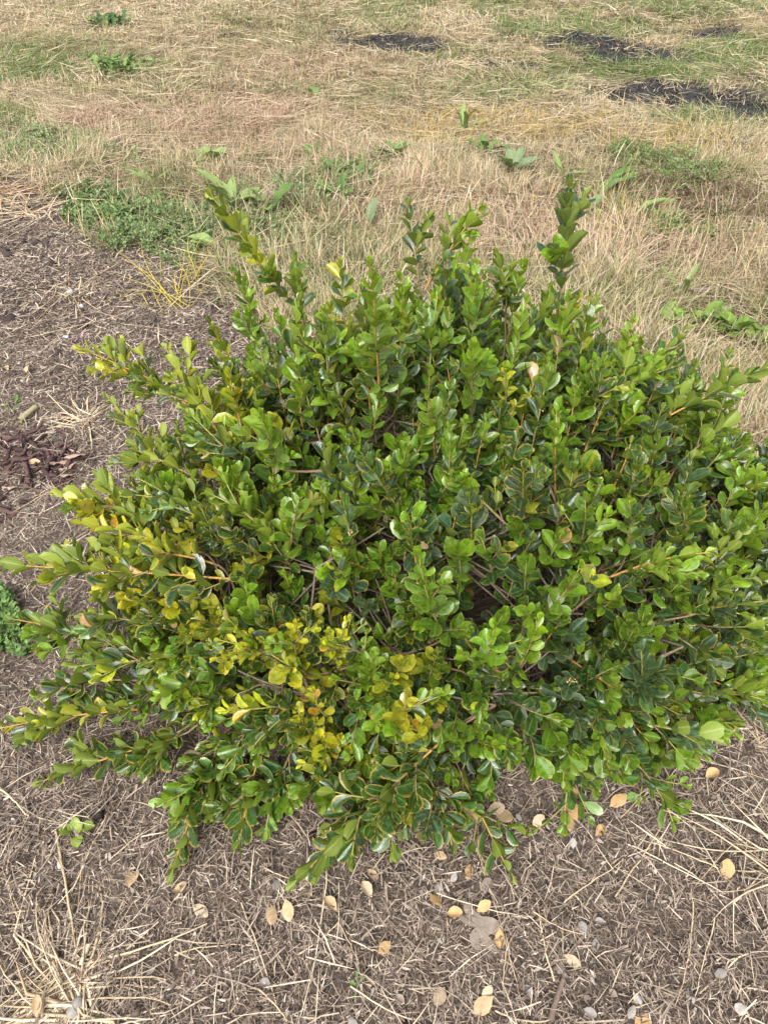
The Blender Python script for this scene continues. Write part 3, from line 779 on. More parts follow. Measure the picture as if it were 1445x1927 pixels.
# the sprays one can pick out in the photograph: (tip, foot, kind, lift, mode, leaf length)
HERO = [
 ((398, 368), (560, 585), 'y', .00, 'olive', .028, True), ((1070, 352), (1052, 590), 'y', .02, 'blue', .033, False), ((768, 385), (788, 530), 'y', .03, 'blue', .024, False),
 ((905, 392), (800, 545), 'y', .02, 'bright', .027, True), ((697, 500), (715, 775), 'y', -.06, 'bright', .031, True), ((462, 530), (490, 740), 'y', -.05, 'bright', .029, False),
 ((935, 480), (950, 610), 'y', .0, 'green', .025, False), ((985, 500), (960, 620), 'y', .0, 'bright', .024, False), ((556, 490), (572, 620), 'y', 0, 'green', .025, True),
 ((612, 585), (640, 730), 'y', -.03, 'bright', .029, False), ((640, 500), (650, 620), 'y', .0, 'olive', .026, False), ((520, 590), (545, 720), 'y', -.02, 'bright', .026, False),
 ((150, 655), (335, 745), 'z', .03, 'yellow', .026, True), ((312, 655), (425, 835), 'z', .05, 'olive', .027, True), ((200, 745), (325, 875), 'z', .0, 'olive', .024, True),
 ((395, 605), (475, 755), 'y', -.04, 'olive', .027, True), ((440, 510), (500, 640), 'y', .0, 'green', .025, False), ((108, 930), (330, 985), 'z', .02, 'yellow', .026, True),
 ((260, 900), (420, 1000), 'z', .02, 'green', .026, False), ((150, 985), (380, 1040), 'z', .01, 'yellow', .027, True), ((-15, 1062), (440, 1090), 'z', .0, 'olive', .030, True),
 ((25, 1165), (235, 1212), 'z', .0, 'edge', .029, True), ((130, 1255), (330, 1240), 'z', .0, 'green', .027, False), ((-5, 1372), (265, 1335), 'z', -.02, 'olive', .027, True),
 ((80, 1470), (335, 1395), 'z', -.04, 'edge', .030, True), ((325, 1640), (432, 1390), 'z', -.02, 'edge', .031, True), ((560, 1655), (830, 1395), 'z', -.05, 'edge', .031, True),
 ((600, 1640), (700, 1500), 'z', -.03, 'green', .030, False), ((960, 1645), (860, 1490), 'z', -.03, 'edge', .027, True), ((1265, 1545), (1170, 1440), 'z', -.04, 'green', .026, False),
 ((1435, 695), (1200, 815), 'z', .10, 'edge', .033, True), ((1290, 622), (1190, 720), 'y', .02, 'edge', .028, False), ((1255, 672), (1110, 795), 'z', .08, 'bright', .030, False),
 ((890, 650), (888, 790), 'y', -.05, 'bright', .030, False), ((395, 930), (500, 1000), 'z', .05, 'bright', .030, False), ((565, 935), (548, 1020), 'y', -.05, 'bright', .028, False),
 ((835, 885), (950, 985), 'z', .04, 'edge', .028, True), ((788, 1045), (835, 1195), 'y', -.10, 'bright', .029, False), ((1090, 1068), (995, 1180), 'y', -.08, 'bright', .027, False),
 ((1015, 1165), (955, 1290), 'y', -.08, 'bright', .027, False), ((415, 1205), (530, 1235), 'z', .05, 'yellow', .024, True), ((495, 1205), (560, 1260), 'z', .04, 'yellow', .026, True),
 ((768, 1312), (745, 1360), 'y', -.08, 'yellow', .025, False), ((655, 1165), (640, 1240), 'y', -.07, 'yellow', .022, False), ((560, 1170), (560, 1240), 'y', -.06, 'yellow', .022, False),
 ((560, 1335), (600, 1400), 'y', -.05, 'yellow', .022, False), ((570, 1440), (660, 1420), 'z', .02, 'yellow', .026, False), ((1205, 1225), (1190, 1310), 'y', -.06, 'blue', .034, False),
 ((1335, 1040), (1150, 1085), 'z', .05, 'bright', .028, True), ((1280, 945), (1290, 1030), 'y', -.05, 'edge', .029, False), ((1183, 940), (1175, 1050), 'y', -.05, 'bright', .025, False),
 ((1060, 1560), (1070, 1450), 'z', -.02, 'green', .022, False), ((1340, 1390), (1210, 1360), 'z', .0, 'green', .028, True), ((1450, 1130), (1290, 1160), 'z', .0, 'green', .029, False),
 ((850, 1590), (800, 1450), 'z', -.02, 'edge', .026, False), ((740, 1290), (660, 1300), 'y', -.05, 'green', .028, False), ((905, 1010), (930, 1090), 'y', -.06, 'green', .026, False),
 ((1400, 1000), (1330, 1080), 'z', .03, 'green', .028, False), ((1130, 700), (1110, 800), 'y', -.02, 'mixed', .026, False), ((830, 560), (845, 680), 'y', .0, 'olive', .027, False),
 ((790, 590), (800, 700), 'y', -.02, 'bright', .026, False), ((720, 620), (730, 740), 'y', -.03, 'green', .026, False), ((1085, 560), (1060, 640), 'y', .0, 'olive', .024, False),
 ((1380, 790), (1290, 860), 'z', .04, 'green', .029, False), ((480, 1400), (560, 1330), 'z', .02, 'edge', .027, False), ((300, 1310), (400, 1270), 'z', .02, 'bright', .026, False),
 ((700, 1230), (690, 1300), 'y', -.08, 'bright', .024, False), ((930, 1180), (900, 1270), 'y', -.09, 'bright', .026, False), ((1100, 940), (1090, 1030), 'y', -.06, 'green', .027, False),
 ((985, 880), (985, 980), 'y', -.06, 'mixed', .026, False), ((490, 780), (530, 880), 'y', -.06, 'bright', .029, False), ((360, 780), (460, 880), 'z', .04, 'green', .029, False),
 ((1440, 1290), (1330, 1310), 'z', .0, 'green', .028, True), ((215, 1230), (330, 1270), 'z', .0, 'green', .028, False), ((450, 1590), (500, 1420), 'z', -.02, 'edge', .029, True),
 ((405, 1240), (470, 1250), 'z', .05, 'yellow', .024, False), ((450, 1190), (500, 1230), 'z', .06, 'yellow', .023, False), ((530, 1260), (580, 1270), 'z', .05, 'yellow', .024, False), ((620, 1190), (640, 1250), 'y', -.05, 'yellow', .023, False),
 ((690, 1190), (690, 1260), 'y', -.05, 'bright', .023, False), ((800, 1350), (790, 1390), 'y', -.05, 'yellow', .023, False), ((640, 1390), (650, 1430), 'y', -.03, 'yellow', .024, False), ((600, 1455), (670, 1440), 'z', .02, 'bright', .024, False),
 ((590, 1300), (620, 1350), 'y', -.05, 'yellow', .022, False), ((210, 1060), (330, 1080), 'z', .03, 'yellow', .028, True), ((280, 1040), (400, 1060), 'z', .04, 'olive', .028, True), ((180, 960), (300, 1000), 'z', .03, 'yellow', .026, False),
 ((230, 690), (350, 760), 'z', .05, 'mixed', .026, True), ((260, 850), (370, 900), 'z', .02, 'olive', .025, False), ((950, 700), (950, 790), 'y', -.02, 'yellow', .020, False), ((400, 680), (460, 790), 'y', -.03, 'mixed', .026, True),
 ((190, 1330), (330, 1290), 'z', -.01, 'green', .029, False), ((230, 1440), (400, 1350), 'z', -.03, 'edge', .030, False), ((390, 1500), (470, 1370), 'z', -.01, 'edge', .030, False), ((500, 1560), (560, 1430), 'z', -.02, 'green', .031, False),
 ((640, 1580), (720, 1450), 'z', -.02, 'edge', .032, False), ((700, 1560), (780, 1440), 'z', .0, 'green', .031, False), ((330, 1560), (440, 1420), 'z', -.02, 'green', .030, False), ((100, 1290), (260, 1280), 'z', .0, 'edge', .029, False),
 ((420, 1450), (520, 1340), 'z', .02, 'green', .029, False), ((160, 1160), (300, 1180), 'z', .02, 'mixed', .029, False), ((610, 1510), (640, 1410), 'z', .02, 'green', .030, False), ((760, 1560), (790, 1460), 'z', .0, 'edge', .029, False)]
def crown_hit(px, py, scale=.95):
    d = ray(px, py); o = (CAMP - CEN) / (RAD * scale); e = d / (RAD * scale)
    A, B, C = e @ e, o @ e, o @ o - 1
    disc = B * B - A * C
    t = (-B - math.sqrt(disc)) / A if disc > 0 else -B / A
    return CAMP + d * t
for tip, foot, kind, lift, mode, ll, org in HERO:
    a = crown_hit(*foot)
    a[2] = max(a[2], .06)
    if foot[1] > 1000 and kind == 'y': lift *= .45
    ll *= 1.12 if foot[1] > 1350 or foot[0] < 460 or foot[1] < 640 else .90
    if mode == 'yellow' and foot[1] > 1150: ll *= .85
    if kind == 'y': b = PY(*tip, a[1] + lift)
    else: b = P(*tip, max(.035, a[2] + lift))
    nrm = unit((a - CEN) / RAD ** 2)
    st, br = attach(a - nrm * .02, nrm)
    tw = bez(st, a - unit(b - a) * np.linalg.norm(st - a) * .32, a, 8)
    tw[-1] += unit(b - a) * .002
    V, Q = tube(tw, np.linspace(.0021, .0014, 8), 5)
    branches[br]['acc'].add(V, Q, TWIG_OLD * .85 + TWIG_ORG * .15)
    sag = np.array([0, 0, .012]) if kind == 'z' else nrm * .01
    path = bez(a, (a + b) / 2 + sag + rng.normal(0, .004, 3), b, 9)
    T = np.linalg.norm(b - a)
    shoot(path, br, mode, L=ll, nodes=max(5, int(T / .0150)), org=org and rng.random() < .6, rad=.0015, start=.10 if org else 0.0)
    # side shoots along the lower two thirds of the spray
    ax = unit(b - a)
    for q in range(int(T / .030) if kind == 'z' else int(T / .06)):
        f0 = rng.uniform(.0, .62)
        p0 = a * (1 - f0) + b * f0 + sag * 2 * f0 * (1 - f0)
        sd2 = unit(np.cross(ax, [0, 0, 1.0])) * rng.choice([-1, 1])
        d2 = unit(ax * .8 + sd2 * rng.uniform(.35, .9) + np.array([0, 0, rng.uniform(-.15, .45)]))
        p2 = p0 + d2 * rng.uniform(.035, .070)
        p2[2] = max(p2[2], .03)
        shoot(bez(p0, (p0 + p2) / 2 + ax * .005, p2, 5), br, mode if rng.random() < (.6 if mode != 'yellow' else .35) else mode_for(p2), L=ll * rng.uniform(.7, .95), nodes=int(rng.integers(3, 6)), rad=.0011)

for k in ('pos', 'dir', 'nor', 'len', 'col', 'var', 'br'):
    setattr(S, k, np.array(getattr(S, k)))
NL = len(S.pos)
XA = np.cross(S.dir, S.nor)
# which leaves show, and how large
cen = S.pos + S.dir * S.len[:, None] * .5
lx, ly, ld = project(cen)
facing = np.abs((unit(CAMP - cen) * S.nor).sum(1))
area = (S.len / ld) ** 2 * (.15 + facing)
cell = 10.0
key = (np.floor(lx / cell) + 1000 * np.floor(ly / cell)).astype(int)
order = np.argsort(ld)
first = {}
for j in order:
    kx, ky = key[j], ld[j]
    if kx not in first: first[kx] = ky
front = np.array([ld[j] <= first[key[j]] + .004 for j in range(NL)])
inside = (lx > 10) & (lx < IW - 10) & (ly > 10) & (ly < IH - 10)
score = area * front * inside
hero_idx = np.argsort(-score)[:300]
is_hero = np.zeros(NL, bool); is_hero[hero_idx] = True

shrub = obj('boxwood_shrub', None, loc=tuple(BASE), label='spreading evergreen shrub with small oval green and yellowing leaves', cat='shrub')
shrub_off = -BASE
br_obj = []
for b in branches:
    me = b['acc'].mesh('branch')
    o = obj('branch', me, M_WOOD, shrub)
    o.location = tuple(shrub_off)
    br_obj.append(o)

rest = np.where(~is_hero)[0]
LV = LEAFV[S.var[rest]] * S.len[rest][:, None, None]
Wd = LV[:, :, 0:1] * XA[rest][:, None] + LV[:, :, 1:2] * S.dir[rest][:, None] + LV[:, :, 2:3] * S.nor[rest][:, None] + S.pos[rest][:, None]
fr_ = front[rest] | (ld[rest] < np.array([first[k_] for k_ in key[rest]]) + .02)
cols3 = (np.array([0, 2, 3, 4, 6])[:, None] * 5 + np.array([0, 2, 4])[None]).ravel()
_j = (np.arange(4)[:, None] * 3 + np.arange(2)[None]).ravel()
Q3 = np.stack([_j, _j + 1, _j + 4, _j + 3], -1)
nf, nb_ = int(fr_.sum()), int((~fr_).sum())
Wall = np.concatenate([Wd[fr_].reshape(-1, 3), Wd[~fr_][:, cols3].reshape(-1, 3)])
Qall = [(np.arange(nf)[:, None, None] * 35 + LEAF_Q[None]).reshape(-1, 4), (np.arange(nb_)[:, None, None] * 15 + Q3[None]).reshape(-1, 4) + nf * 35]
Call = np.concatenate([np.repeat(S.col[rest][fr_], 35, 0), np.repeat(S.col[rest][~fr_], 15, 0)])
UVall = np.concatenate([np.tile(LEAFUV, (nf, 1)), np.tile(LEAFUV[cols3], (nb_, 1))])
fo = obj('foliage', mesh_np('foliage', Wall, Qall, Call, UVall), M_LEAFS, shrub, kind='stuff')
fo.location = tuple(shrub_off)
leaf_me = []
for k in range(NV):
    me = mesh_np('leaf', LEAFV[k], LEAF_Q, None, LEAFUV); me.materials.append(M_LEAF); leaf_me.append(me)
for j in hero_idx:
    o = bpy.data.objects.new('leaf', leaf_me[S.var[j]])
    COL.objects.link(o)
    o.parent = br_obj[S.br[j]]
    m = Matrix.Identity(4)
    ln = float(S.len[j])
    for r_ in range(3):
        m[r_][0], m[r_][1], m[r_][2], m[r_][3] = XA[j][r_] * ln, S.dir[j][r_] * ln, S.nor[j][r_] * ln, S.pos[j][r_]
    o.matrix_local = m
    o.color = tuple(float(c) for c in S.col[j])

# little clusters of buds in the leaf axils
bud_acc = None
def bud_mesh():
    acc = Acc()
    t = np.array([[1, 0, 0], [-1, 0, 0], [0, 1, 0], [0, -1, 0], [0, 0, 1], [0, 0, -1]], float)
    fcs = np.array([[0, 2, 4], [2, 1, 4], [1, 3, 4], [3, 0, 4], [2, 0, 5], [1, 2, 5], [3, 1, 5], [0, 3, 5]])
    for k in range(9):
        acc.add(t * rng.uniform(.0010, .0018) + rng.normal(0, .0024, 3), fcs, np.array([.46, .33, .15]) * rng.uniform(.7, 1.2))
    return acc.mesh('bud_cluster')
bm_ = [bud_mesh() for _ in range(4)]
for px, py in [(780, 1010), (812, 1022), (727, 1027), (655, 980), (810, 1005), (945, 1285), (1210, 1178), (1205, 1262), (1128, 1280), (1190, 1300), (1025, 1300), (1345, 1360), (595, 1570), (703, 1262), (830, 865), (1030, 760)]:
    h = crown_hit(px, py, 1.0)
    j = int(np.argmin(np.linalg.norm(S.pos - h, axis=1) + 9 * (~front)))
    o = obj('bud_cluster', bm_[int(rng.integers(4))], M_WOOD, br_obj[S.br[j]])
    o.location = tuple(S.pos[j] + S.nor[j] * .003)

# ------------------------------------------------------------------ weeds in the field
def weed_leaf_mesh(kind, seed):
    rs = random.Random(seed)
    t = np.linspace(0, 1, 11); u = np.array([-1, -.5, 0, .5, 1.0])
    if kind == 'dock': w = np.interp(t, [0, .18, .3, .5, .7, .88, 1], [.10, .12, .55, 1, .95, .55, .06]) * .16
    elif kind == 'dandelion': w = np.interp(t, [0, .2, .5, .8, .93, 1], [.12, .35, .7, 1, .7, .05]) * .13 * (1 + .45 * np.sign(np.sin(t * 26)) * (t > .12) * (t < .9))
    elif kind == 'round': w = np.interp(t, [0, .3, .45, .7, .9, 1], [.08, .12, .8, 1, .75, .1]) * .32
    elif kind == 'strap': w = np.interp(t, [0, .15, .5, .85, 1], [.5, .8, 1, .7, .05]) * .085
    else: w = np.sin(np.pi * np.clip(t, .03, .99)) * .2
    curl = rs.uniform(.15, .55)
    z = np.sin(t * 1.6) * .25 - curl * t ** 2 * .9
    x = u[None] * w[:, None]
    zz = z[:, None] + np.abs(u)[None] * w[:, None] * rs.uniform(.2, .6) + .02 * np.sin(t * 17 + rs.random() * 6)[:, None] * (np.abs(u) ** 2)[None]
    V = np.stack([x, np.repeat(t[:, None], 5, 1), zz], -1).reshape(-1, 3)
    i = (np.arange(10)[:, None] * 5 + np.arange(4)[None]).ravel()
    me = mesh_np('leaf', V, np.stack([i, i + 1, i + 6, i + 5], -1))
    me.materials.append(M_WEED)
    return me
WL = {k: [weed_leaf_mesh(k, 10 * j + len(k)) for j in range(4)] for k in ('dock', 'dandelion', 'round', 'strap')}
WCOL = {'g': (.11, .19, .045), 'p': (.20, .27, .085), 'y': (.20, .27, .04), 'd': (.06, .115, .035), 'b': (.17, .26, .045), 's': (.16, .22, .11), 'r': (.34, .22, .24), 'o': (.42, .20, .06)}
def weed(px, py, kind, n, ln, c, label, cat='weed', name='broadleaf_weed', group=None, az0=0, spread=2 * math.pi, up=(.35, .95), accent=None):
    p = GP(px, py)
    e = obj(name, None, loc=tuple(p), label=label, cat=cat, group=group)
    for k in range(n):
        o = bpy.data.objects.new('leaf', WL[kind][random.randrange(4)])
        COL.objects.link(o); o.parent = e
        l = ln * random.uniform(.7, 1.15) * (1.35 if 200 < py < 700 else 1.0)
        o.scale = (l, l, l)
        az = az0 + (k + .5) / n * spread - spread / 2 + random.uniform(-.25, .25)
        o.rotation_euler = (random.uniform(*up), random.uniform(-.25, .25), az)
        rr_ = .008 if n < 16 else .035 if py > 200 else .10
        o.location = (random.uniform(-rr_, rr_), random.uniform(-rr_, rr_), -.002)
        cc = WCOL[c if random.random() < .85 else 'p']
        if accent and k == 0: cc = WCOL[accent]
        s = random.uniform(.8, 1.2)
        o.color = (cc[0] * s, cc[1] * s, cc[2] * s, 1)
    return e
weed(965, 330, 'dock', 9, .085, 's', 'grey green rosette of long pointed leaves in the dry grass')
weed(910, 300, 'dandelion', 5, .09, 'g', 'upright lobed green weed beside the grey green rosette')
weed(745, 300, 'dock', 7, .09, 'g', 'small tuft of dark green upright weed leaves in pale grass')
weed(398, 318, 'round', 4, .09, 'p', 'two or three rounded pale green leaves standing in dry grass')
weed(295, 365, 'strap', 2, .11, 'p', 'single long pale green blade standing over the low ground cover', up=(.8, 1.2))
weed(440, 400, 'dock', 8, .12, 'p', 'pale green broad leaved weed behind the tallest leaning shoot')
sw = weed(505, 415, 'dandelion', 6, .11, 'g', 'lobed green weed with a faded pinkish seed head')
_a = Acc(); _v, _q = tube(bez(np.zeros(3), np.array([.004, 0, .05]), np.array([.012, -.004, .085]), 6), .0012, 5); _a.add(_v, _q, np.array([.22, .24, .10]))
obj('stem', _a.mesh('stem'), M_WEEDS, sw)
_a = Acc()
for k in range(40):
    dv = unit(rng.normal(0, 1, 3) + np.array([.3, 0, -.6])); c0 = np.array([.012, -.004, .085])
    _v, _q = tube(np.array([c0, c0 + dv * .010, c0 + dv * .020]), np.array([.0012, .0010, .0004]), 4); _a.add(_v, _q, np.array([.48, .36, .29]) * rng.uniform(.8, 1.2))
obj('seed_head', _a.mesh('seed_head'), M_WEEDS, sw)
weed(420, 480, 'dock', 2, .10, 'p', 'pale green leaf flat on the bed edge by the shrub', up=(.1, .25), az0=1.3, spread=.8)
weed(690, 445, 'dock', 1, .075, 's', 'lone grey green leaf standing upright in the straw grass', up=(1.0, 1.1), az0=-.5, spread=.1)
weed(640, 330, 'dandelion', 9, .075, 'g', 'cut leaved green weed spreading low among pink dry grass')
weed(680, 345, 'dandelion', 8, .07, 'g', 'small cut leaved weed right beside the larger cut leaved one')
weed(590, 300, 'dandelion', 7, .06, 'g', 'tiny lobed weed with a rusty leaf in dry grass', accent='o')
weed(640, 375, 'dandelion', 8, .07, 'g', 'bright lobed weed just behind the shrub crown')
weed(1120, 372, 'strap', 3, .15, 'g', 'arching bright green leaf beside the tall fuzzy shoot', az0=-1.2, spread=.6, up=(.35, .6))
weed(1185, 415, 'strap', 2, .14, 'p', 'slanting light green blade in front of the thyme-like mat', az0=-1.1, spread=.2, up=(.45, .6))
weed(1055, 345, 'strap', 3, .09, 'p', 'narrow yellow green leaves behind the tall fuzzy shoot', up=(.7, 1.1))
weed(1100, 400, 'dock', 4, .10, 's', 'grey green leaves at the foot of the arching leaf')
weed(1275, 565, 'strap', 4, .085, 'p', 'few upright green blades with a mauve one beside the shrub', up=(.9, 1.3), accent='r')
weed(235, 140, 'dandelion', 34, .11, 'g', 'leafy bright green weed in the green patch of the field')
weed(205, 52, 'dandelion', 28, .11, 'd', 'dark green weed clump beside a pale mown patch')
weed(870, 255, 'strap', 5, .11, 'p', 'fan of slim green blades in golden grass', up=(.7, 1.2))
weed(590, 190, 'round', 5, .07, 'g', 'small round leaved weed in the middle of the dry field')
weed(1270, 606, 'round', 20, .042, 'b', 'bright yellow green rounded seedling clump behind the shrub', up=(.4, 1.3))
weed(1350, 622, 'round', 28, .048, 'b', 'largest lime green clump of rounded leaves behind the shrub', up=(.4, 1.3))
weed(1425, 640, 'round', 18, .042, 'b', 'lime green rounded leaves at the end of the row behind the shrub', up=(.4, 1.3))
weed(1400, 880, 'round', 7, .05, 'b', 'lime green leaves showing low between the shrub and the straw')
weed(30, 768, 'dandelion', 6, .03, 'g', 'tiny green seedling on the bed near the split twig', name='weed_seedling', cat='seedling')
weed(140, 1575, 'round', 6, .028, 'y', 'tiny yellow green seedling on mulch near the straw tuft', name='weed_seedling', cat='seedling')
weed(670, 1855, 'dandelion', 5, .018, 'g', 'very small green sprout in the open mulch', name='weed_seedling', cat='seedling')
weed(155, 645, 'strap', 5, .03, 'r', 'tiny reddish seedling on the bed beside a white pebble', name='weed_seedling', cat='seedling')

# low mats of tiny leaves
def mat_patch(name, blobs_px, n, h, ls, pal, w, label, cat, stems=0.15):
    n = int(n * 1.45)
    pts = []
    for (cx, cy, rx, ry, wt) in blobs_px:
        m = int(n * wt)
        r = np.sqrt(rng.random(m)); a = rng.random(m) * 2 * np.pi
        wob = 1 + .35 * np.sin(a * 3 + cx) + .2 * np.sin(a * 5 + cy)
        for q, (rr, aa, ww) in enumerate(zip(r, a, wob)):
            g = P(cx + rr * ww * rx * math.cos(aa), cy + rr * ww * ry * math.sin(aa))
            pts.append(g[:2])
    pts = np.array(pts); m = len(pts)
    x, y = pts[:, 0], pts[:, 1]
    cl = fbm(x * 22, y * 22, 131, 3)
    k = rng.random(m) < sstep(.30, .55, cl)
    x, y, cl = x[k], y[k], cl[k]; m = len(x)
    z = ground_height(x, y) + rng.random(m) ** .7 * h * (.4 + cl)
    az = rng.random(m) * 2 * np.pi; el = rng.normal(.35, .4, m)
    D = np.stack([np.cos(az) * np.cos(el), np.sin(az) * np.cos(el), np.sin(el)], -1)
    sd_ = unit(np.stack([-np.sin(az), np.cos(az), rng.normal(0, .3, m)], -1))
    L_ = rng.uniform(*ls, m); W_ = L_ * rng.uniform(.45, .75, m)
    c = pick(pal, m, w) * rng.uniform(.7, 1.3, (m, 1))
    a1 = ribbons(np.stack([x, y, z], -1), D, L_, W_, sd_, rng.normal(0, .2, (m, 3)) * L_[:, None], 3, c, c)
    s = rng.random(m) < stems
    ms = s.sum()
    a2 = ribbons(np.stack([x[s], y[s], ground_height(x[s], y[s])], -1), unit(np.stack([rng.normal(0, .5, ms), rng.normal(0, .5, ms), np.ones(ms)], -1)), np.full(ms, h) * rng.uniform(.7, 1.3, ms),
                 np.full(ms, .0015), sd_[s], np.zeros((ms, 3)), 2, np.tile([[.22, .17, .09]], (ms, 1)), np.tile([[.25, .22, .10]], (ms, 1)))
    stuff(name, [a1, a2], M_WEEDS, label, cat)
GGR = [(.16, .23, .09), (.20, .27, .11), (.11, .18, .06), (.26, .30, .14)]
CLO = [(.12, .20, .06), (.16, .245, .08), (.22, .28, .12), (.09, .14, .05)]
mat_patch('clover_mat', [(190, 390, 70, 42, .5), (235, 425, 60, 32, .35), (150, 365, 35, 20, .1), (300, 400, 50, 30, .2)], 5200, .035, (.008, .018), CLO, [3, 3, 2, 2], 'green clover-like ground cover at the edge of the bed', 'ground cover')
mat_patch('creeping_weed_mat', [(60, 285, 110, 40, .55), (10, 270, 60, 40, .2), (190, 300, 70, 25, .2), (330, 335, 90, 20, .12)], 6500, .04, (.006, .013), GGR, [3, 3, 2, 2], 'grey green creeping weed along the far left of the bed', 'ground cover')
mat_patch('creeping_weed_mat', [(330, 460, 80, 42, .5), (380, 420, 60, 35, .3), (270, 455, 50, 25, .2), (500, 440, 70, 34, .3), (560, 380, 80, 34, .3), (640, 340, 90, 28, .3), (470, 380, 60, 26, .2)], 6500, .04, (.006, .012), GGR, [3, 3, 2, 2], 'grey green fine leaved weed between clover and the shrub', 'ground cover')
mat_patch('thyme_like_mat', [(1215, 318, 70, 26, .45), (1290, 345, 70, 26, .3), (1170, 300, 40, 14, .1)], 6000, .06, (.006, .012), [(.13, .21, .055), (.17, .25, .08), (.10, .16, .05)], None, 'dense mound of tiny green leaves in the dry grass', 'ground cover', .3)
mat_patch('brown_heath_mat', [(1260, 372, 110, 32, .55), (1370, 395, 80, 38, .4), (1180, 355, 50, 18, .15)], 6500, .06, (.006, .012), [(.20, .13, .09), (.15, .10, .065), (.13, .15, .06), (.25, .17, .12)], [4, 3, 2, 2], 'brownish withered part of the low mat in dry grass', 'ground cover', .4)
mat_patch('low_green_mat', [(1320, 440, 90, 26, .5), (1260, 420, 50, 18, .2)], 3200, .04, (.006, .012), [(.14, .22, .06), (.19, .25, .08), (.10, .15, .05)], None, 'thin green creeping weed below the brownish mat', 'ground cover')
mat_patch('green_weed_mat', [(12, 1185, 38, 45, 1.0)], 1500, .03, (.008, .014), [(.12, .21, .055), (.16, .26, .075), (.09, .15, .045)], None, 'bright green small leaved weed on the bed beside the shrub', 'ground cover')

# ------------------------------------------------------------------ fallen leaves
LANDMARKS = [((120, 1860), 'by the large dead grass tuft'), ((325, 1620), 'below the drooping corner spray'), ((600, 1680), 'below the lowest front spray'), ((960, 1650), 'by the drooping orange-edged spray'),
             ((1265, 1560), 'below the drooping dark shoot tip'), ((1430, 1640), 'by the flat splayed straw tuft'), ((895, 1752), 'by the grey lobed leaf'), ((670, 1855), 'by the very small green sprout'),
             ((1055, 1850), 'by the dark split root'), ((1420, 1390), 'by the scatter of thick straws'), ((1090, 1530), 'in the leaf drift under the shrub'), ((1200, 1882), 'by the shell-like pebble'),
             ((140, 1575), 'by the tiny yellow green seedling'), ((160, 800), 'by the star-shaped straw tuft'), ((90, 880), 'by the bark heap'), ((100, 590), 'by the white pebbles'), ((12, 1185), 'by the bright green weed'), ((280, 1440), 'under the left branches')]
def near(px, py): return min(LANDMARKS, key=lambda l: (l[0][0] - px) ** 2 + (l[0][1] - py) ** 2)[1]
FL = []
for k in range(8):
    v_, _ = leaf_grid(ratio=random.uniform(.5, .72), wmax=random.uniform(.45, .58), cup=random.uniform(-.1, .32), curl=random.uniform(-.12, .12), tip_round=.6, wave=random.uniform(.4, 1.6), twist=random.uniform(-.4, .4))
    th = v_.copy(); th[:, 2] -= .010
    # thin solid: upper and lower sheet
    me = mesh_np('fallen_leaf', np.concatenate([v_, th]), [LEAF_Q, LEAF_Q[:, ::-1] + 35])
    me.materials.append(M_DEAD); FL.append(me)
TAN = [(.47, .33, .19), (.50, .39, .26), (.47, .30, .14), (.40, .30, .20)]
TONE = {(.47, .33, .19): 'tan', (.50, .39, .26): 'cream', (.47, .30, .14): 'orange tan', (.40, .30, .20): 'dull brown', (.42, .33, .27): 'pinkish', (.25, .22, .20): 'grey', (.31, .28, .25): 'whitish', (.22, .175, .14): 'brownish'}
def fallen(px, py, size, c, label, group, lift=0.009):
    size *= 1.05; lift = random.uniform(.003, .010)
    label = label % (TONE[c], near(px, py))
    p = GP(px, py, lift)
    o = obj('fallen_leaf', FL[random.randrange(8)], loc=tuple(p), label=label, cat='leaf', group=group)
    o.scale = (size,) * 3
    o.rotation_euler = (random.uniform(-.25, .45), random.uniform(-.35, .35), random.uniform(0, 6.28))
    s = random.uniform(.85, 1.15)
    o.color = (c[0] * s, c[1] * s, c[2] * s, 1)
OPEN = [(735, 1775), (838, 1727), (885, 1632), (1058, 1800), (588, 1690), (515, 1708), (540, 1698), (836, 1860), (905, 1888), (925, 1880), (1220, 1908), (1360, 1662), (700, 1695), (895, 1722), (938, 1752), (815, 1608), (690, 1638), (515, 1738), (635, 1720), (810, 1690), (660, 1515)]
UNDER = [(930, 1525), (915, 1528), (858, 1535), (1080, 1518), (1092, 1495), (1145, 1520), (1083, 1547), (1070, 1568), (1118, 1578), (1050, 1510), (912, 1480), (910, 1500), (1185, 1430), (1195, 1432), (1290, 1438), (1325, 1465), (1130, 1490), (1000, 1560), (1245, 1440), (840, 1545), (790, 1500), (640, 1470)]
LEFTL = [(268, 1465), (378, 1420), (325, 1680), (245, 1672), (300, 1425), (362, 1702), (75, 1918), (165, 570), (20, 703), (55, 712), (85, 880)]
for a in OPEN: fallen(*a, random.uniform(.020, .029), random.choice(TAN), '%s fallen leaf on open mulch %s', 'fallen leaves on the open mulch')
for a in UNDER: fallen(*a, random.uniform(.021, .030), random.choice(TAN), '%s fallen leaf close under the shrub skirt %s', 'fallen leaves under the shrub skirt')
for a in LEFTL: fallen(*a, random.uniform(.020, .028), random.choice(TAN[:2] + [(.42, .33, .27)]), '%s fallen leaf on the bed %s', 'fallen leaves beside the shrub')
for k in range(30):                                      # bleached old ones
    fallen(random.uniform(480, 1400), 1927 - 420 * random.random() ** 1.2, random.uniform(.010, .020), random.choice([(.25, .22, .20), (.31, .28, .25), (.22, .175, .14)]),
           'small bleached %s leaf scrap in the mulch %s', 'bleached leaf scraps')

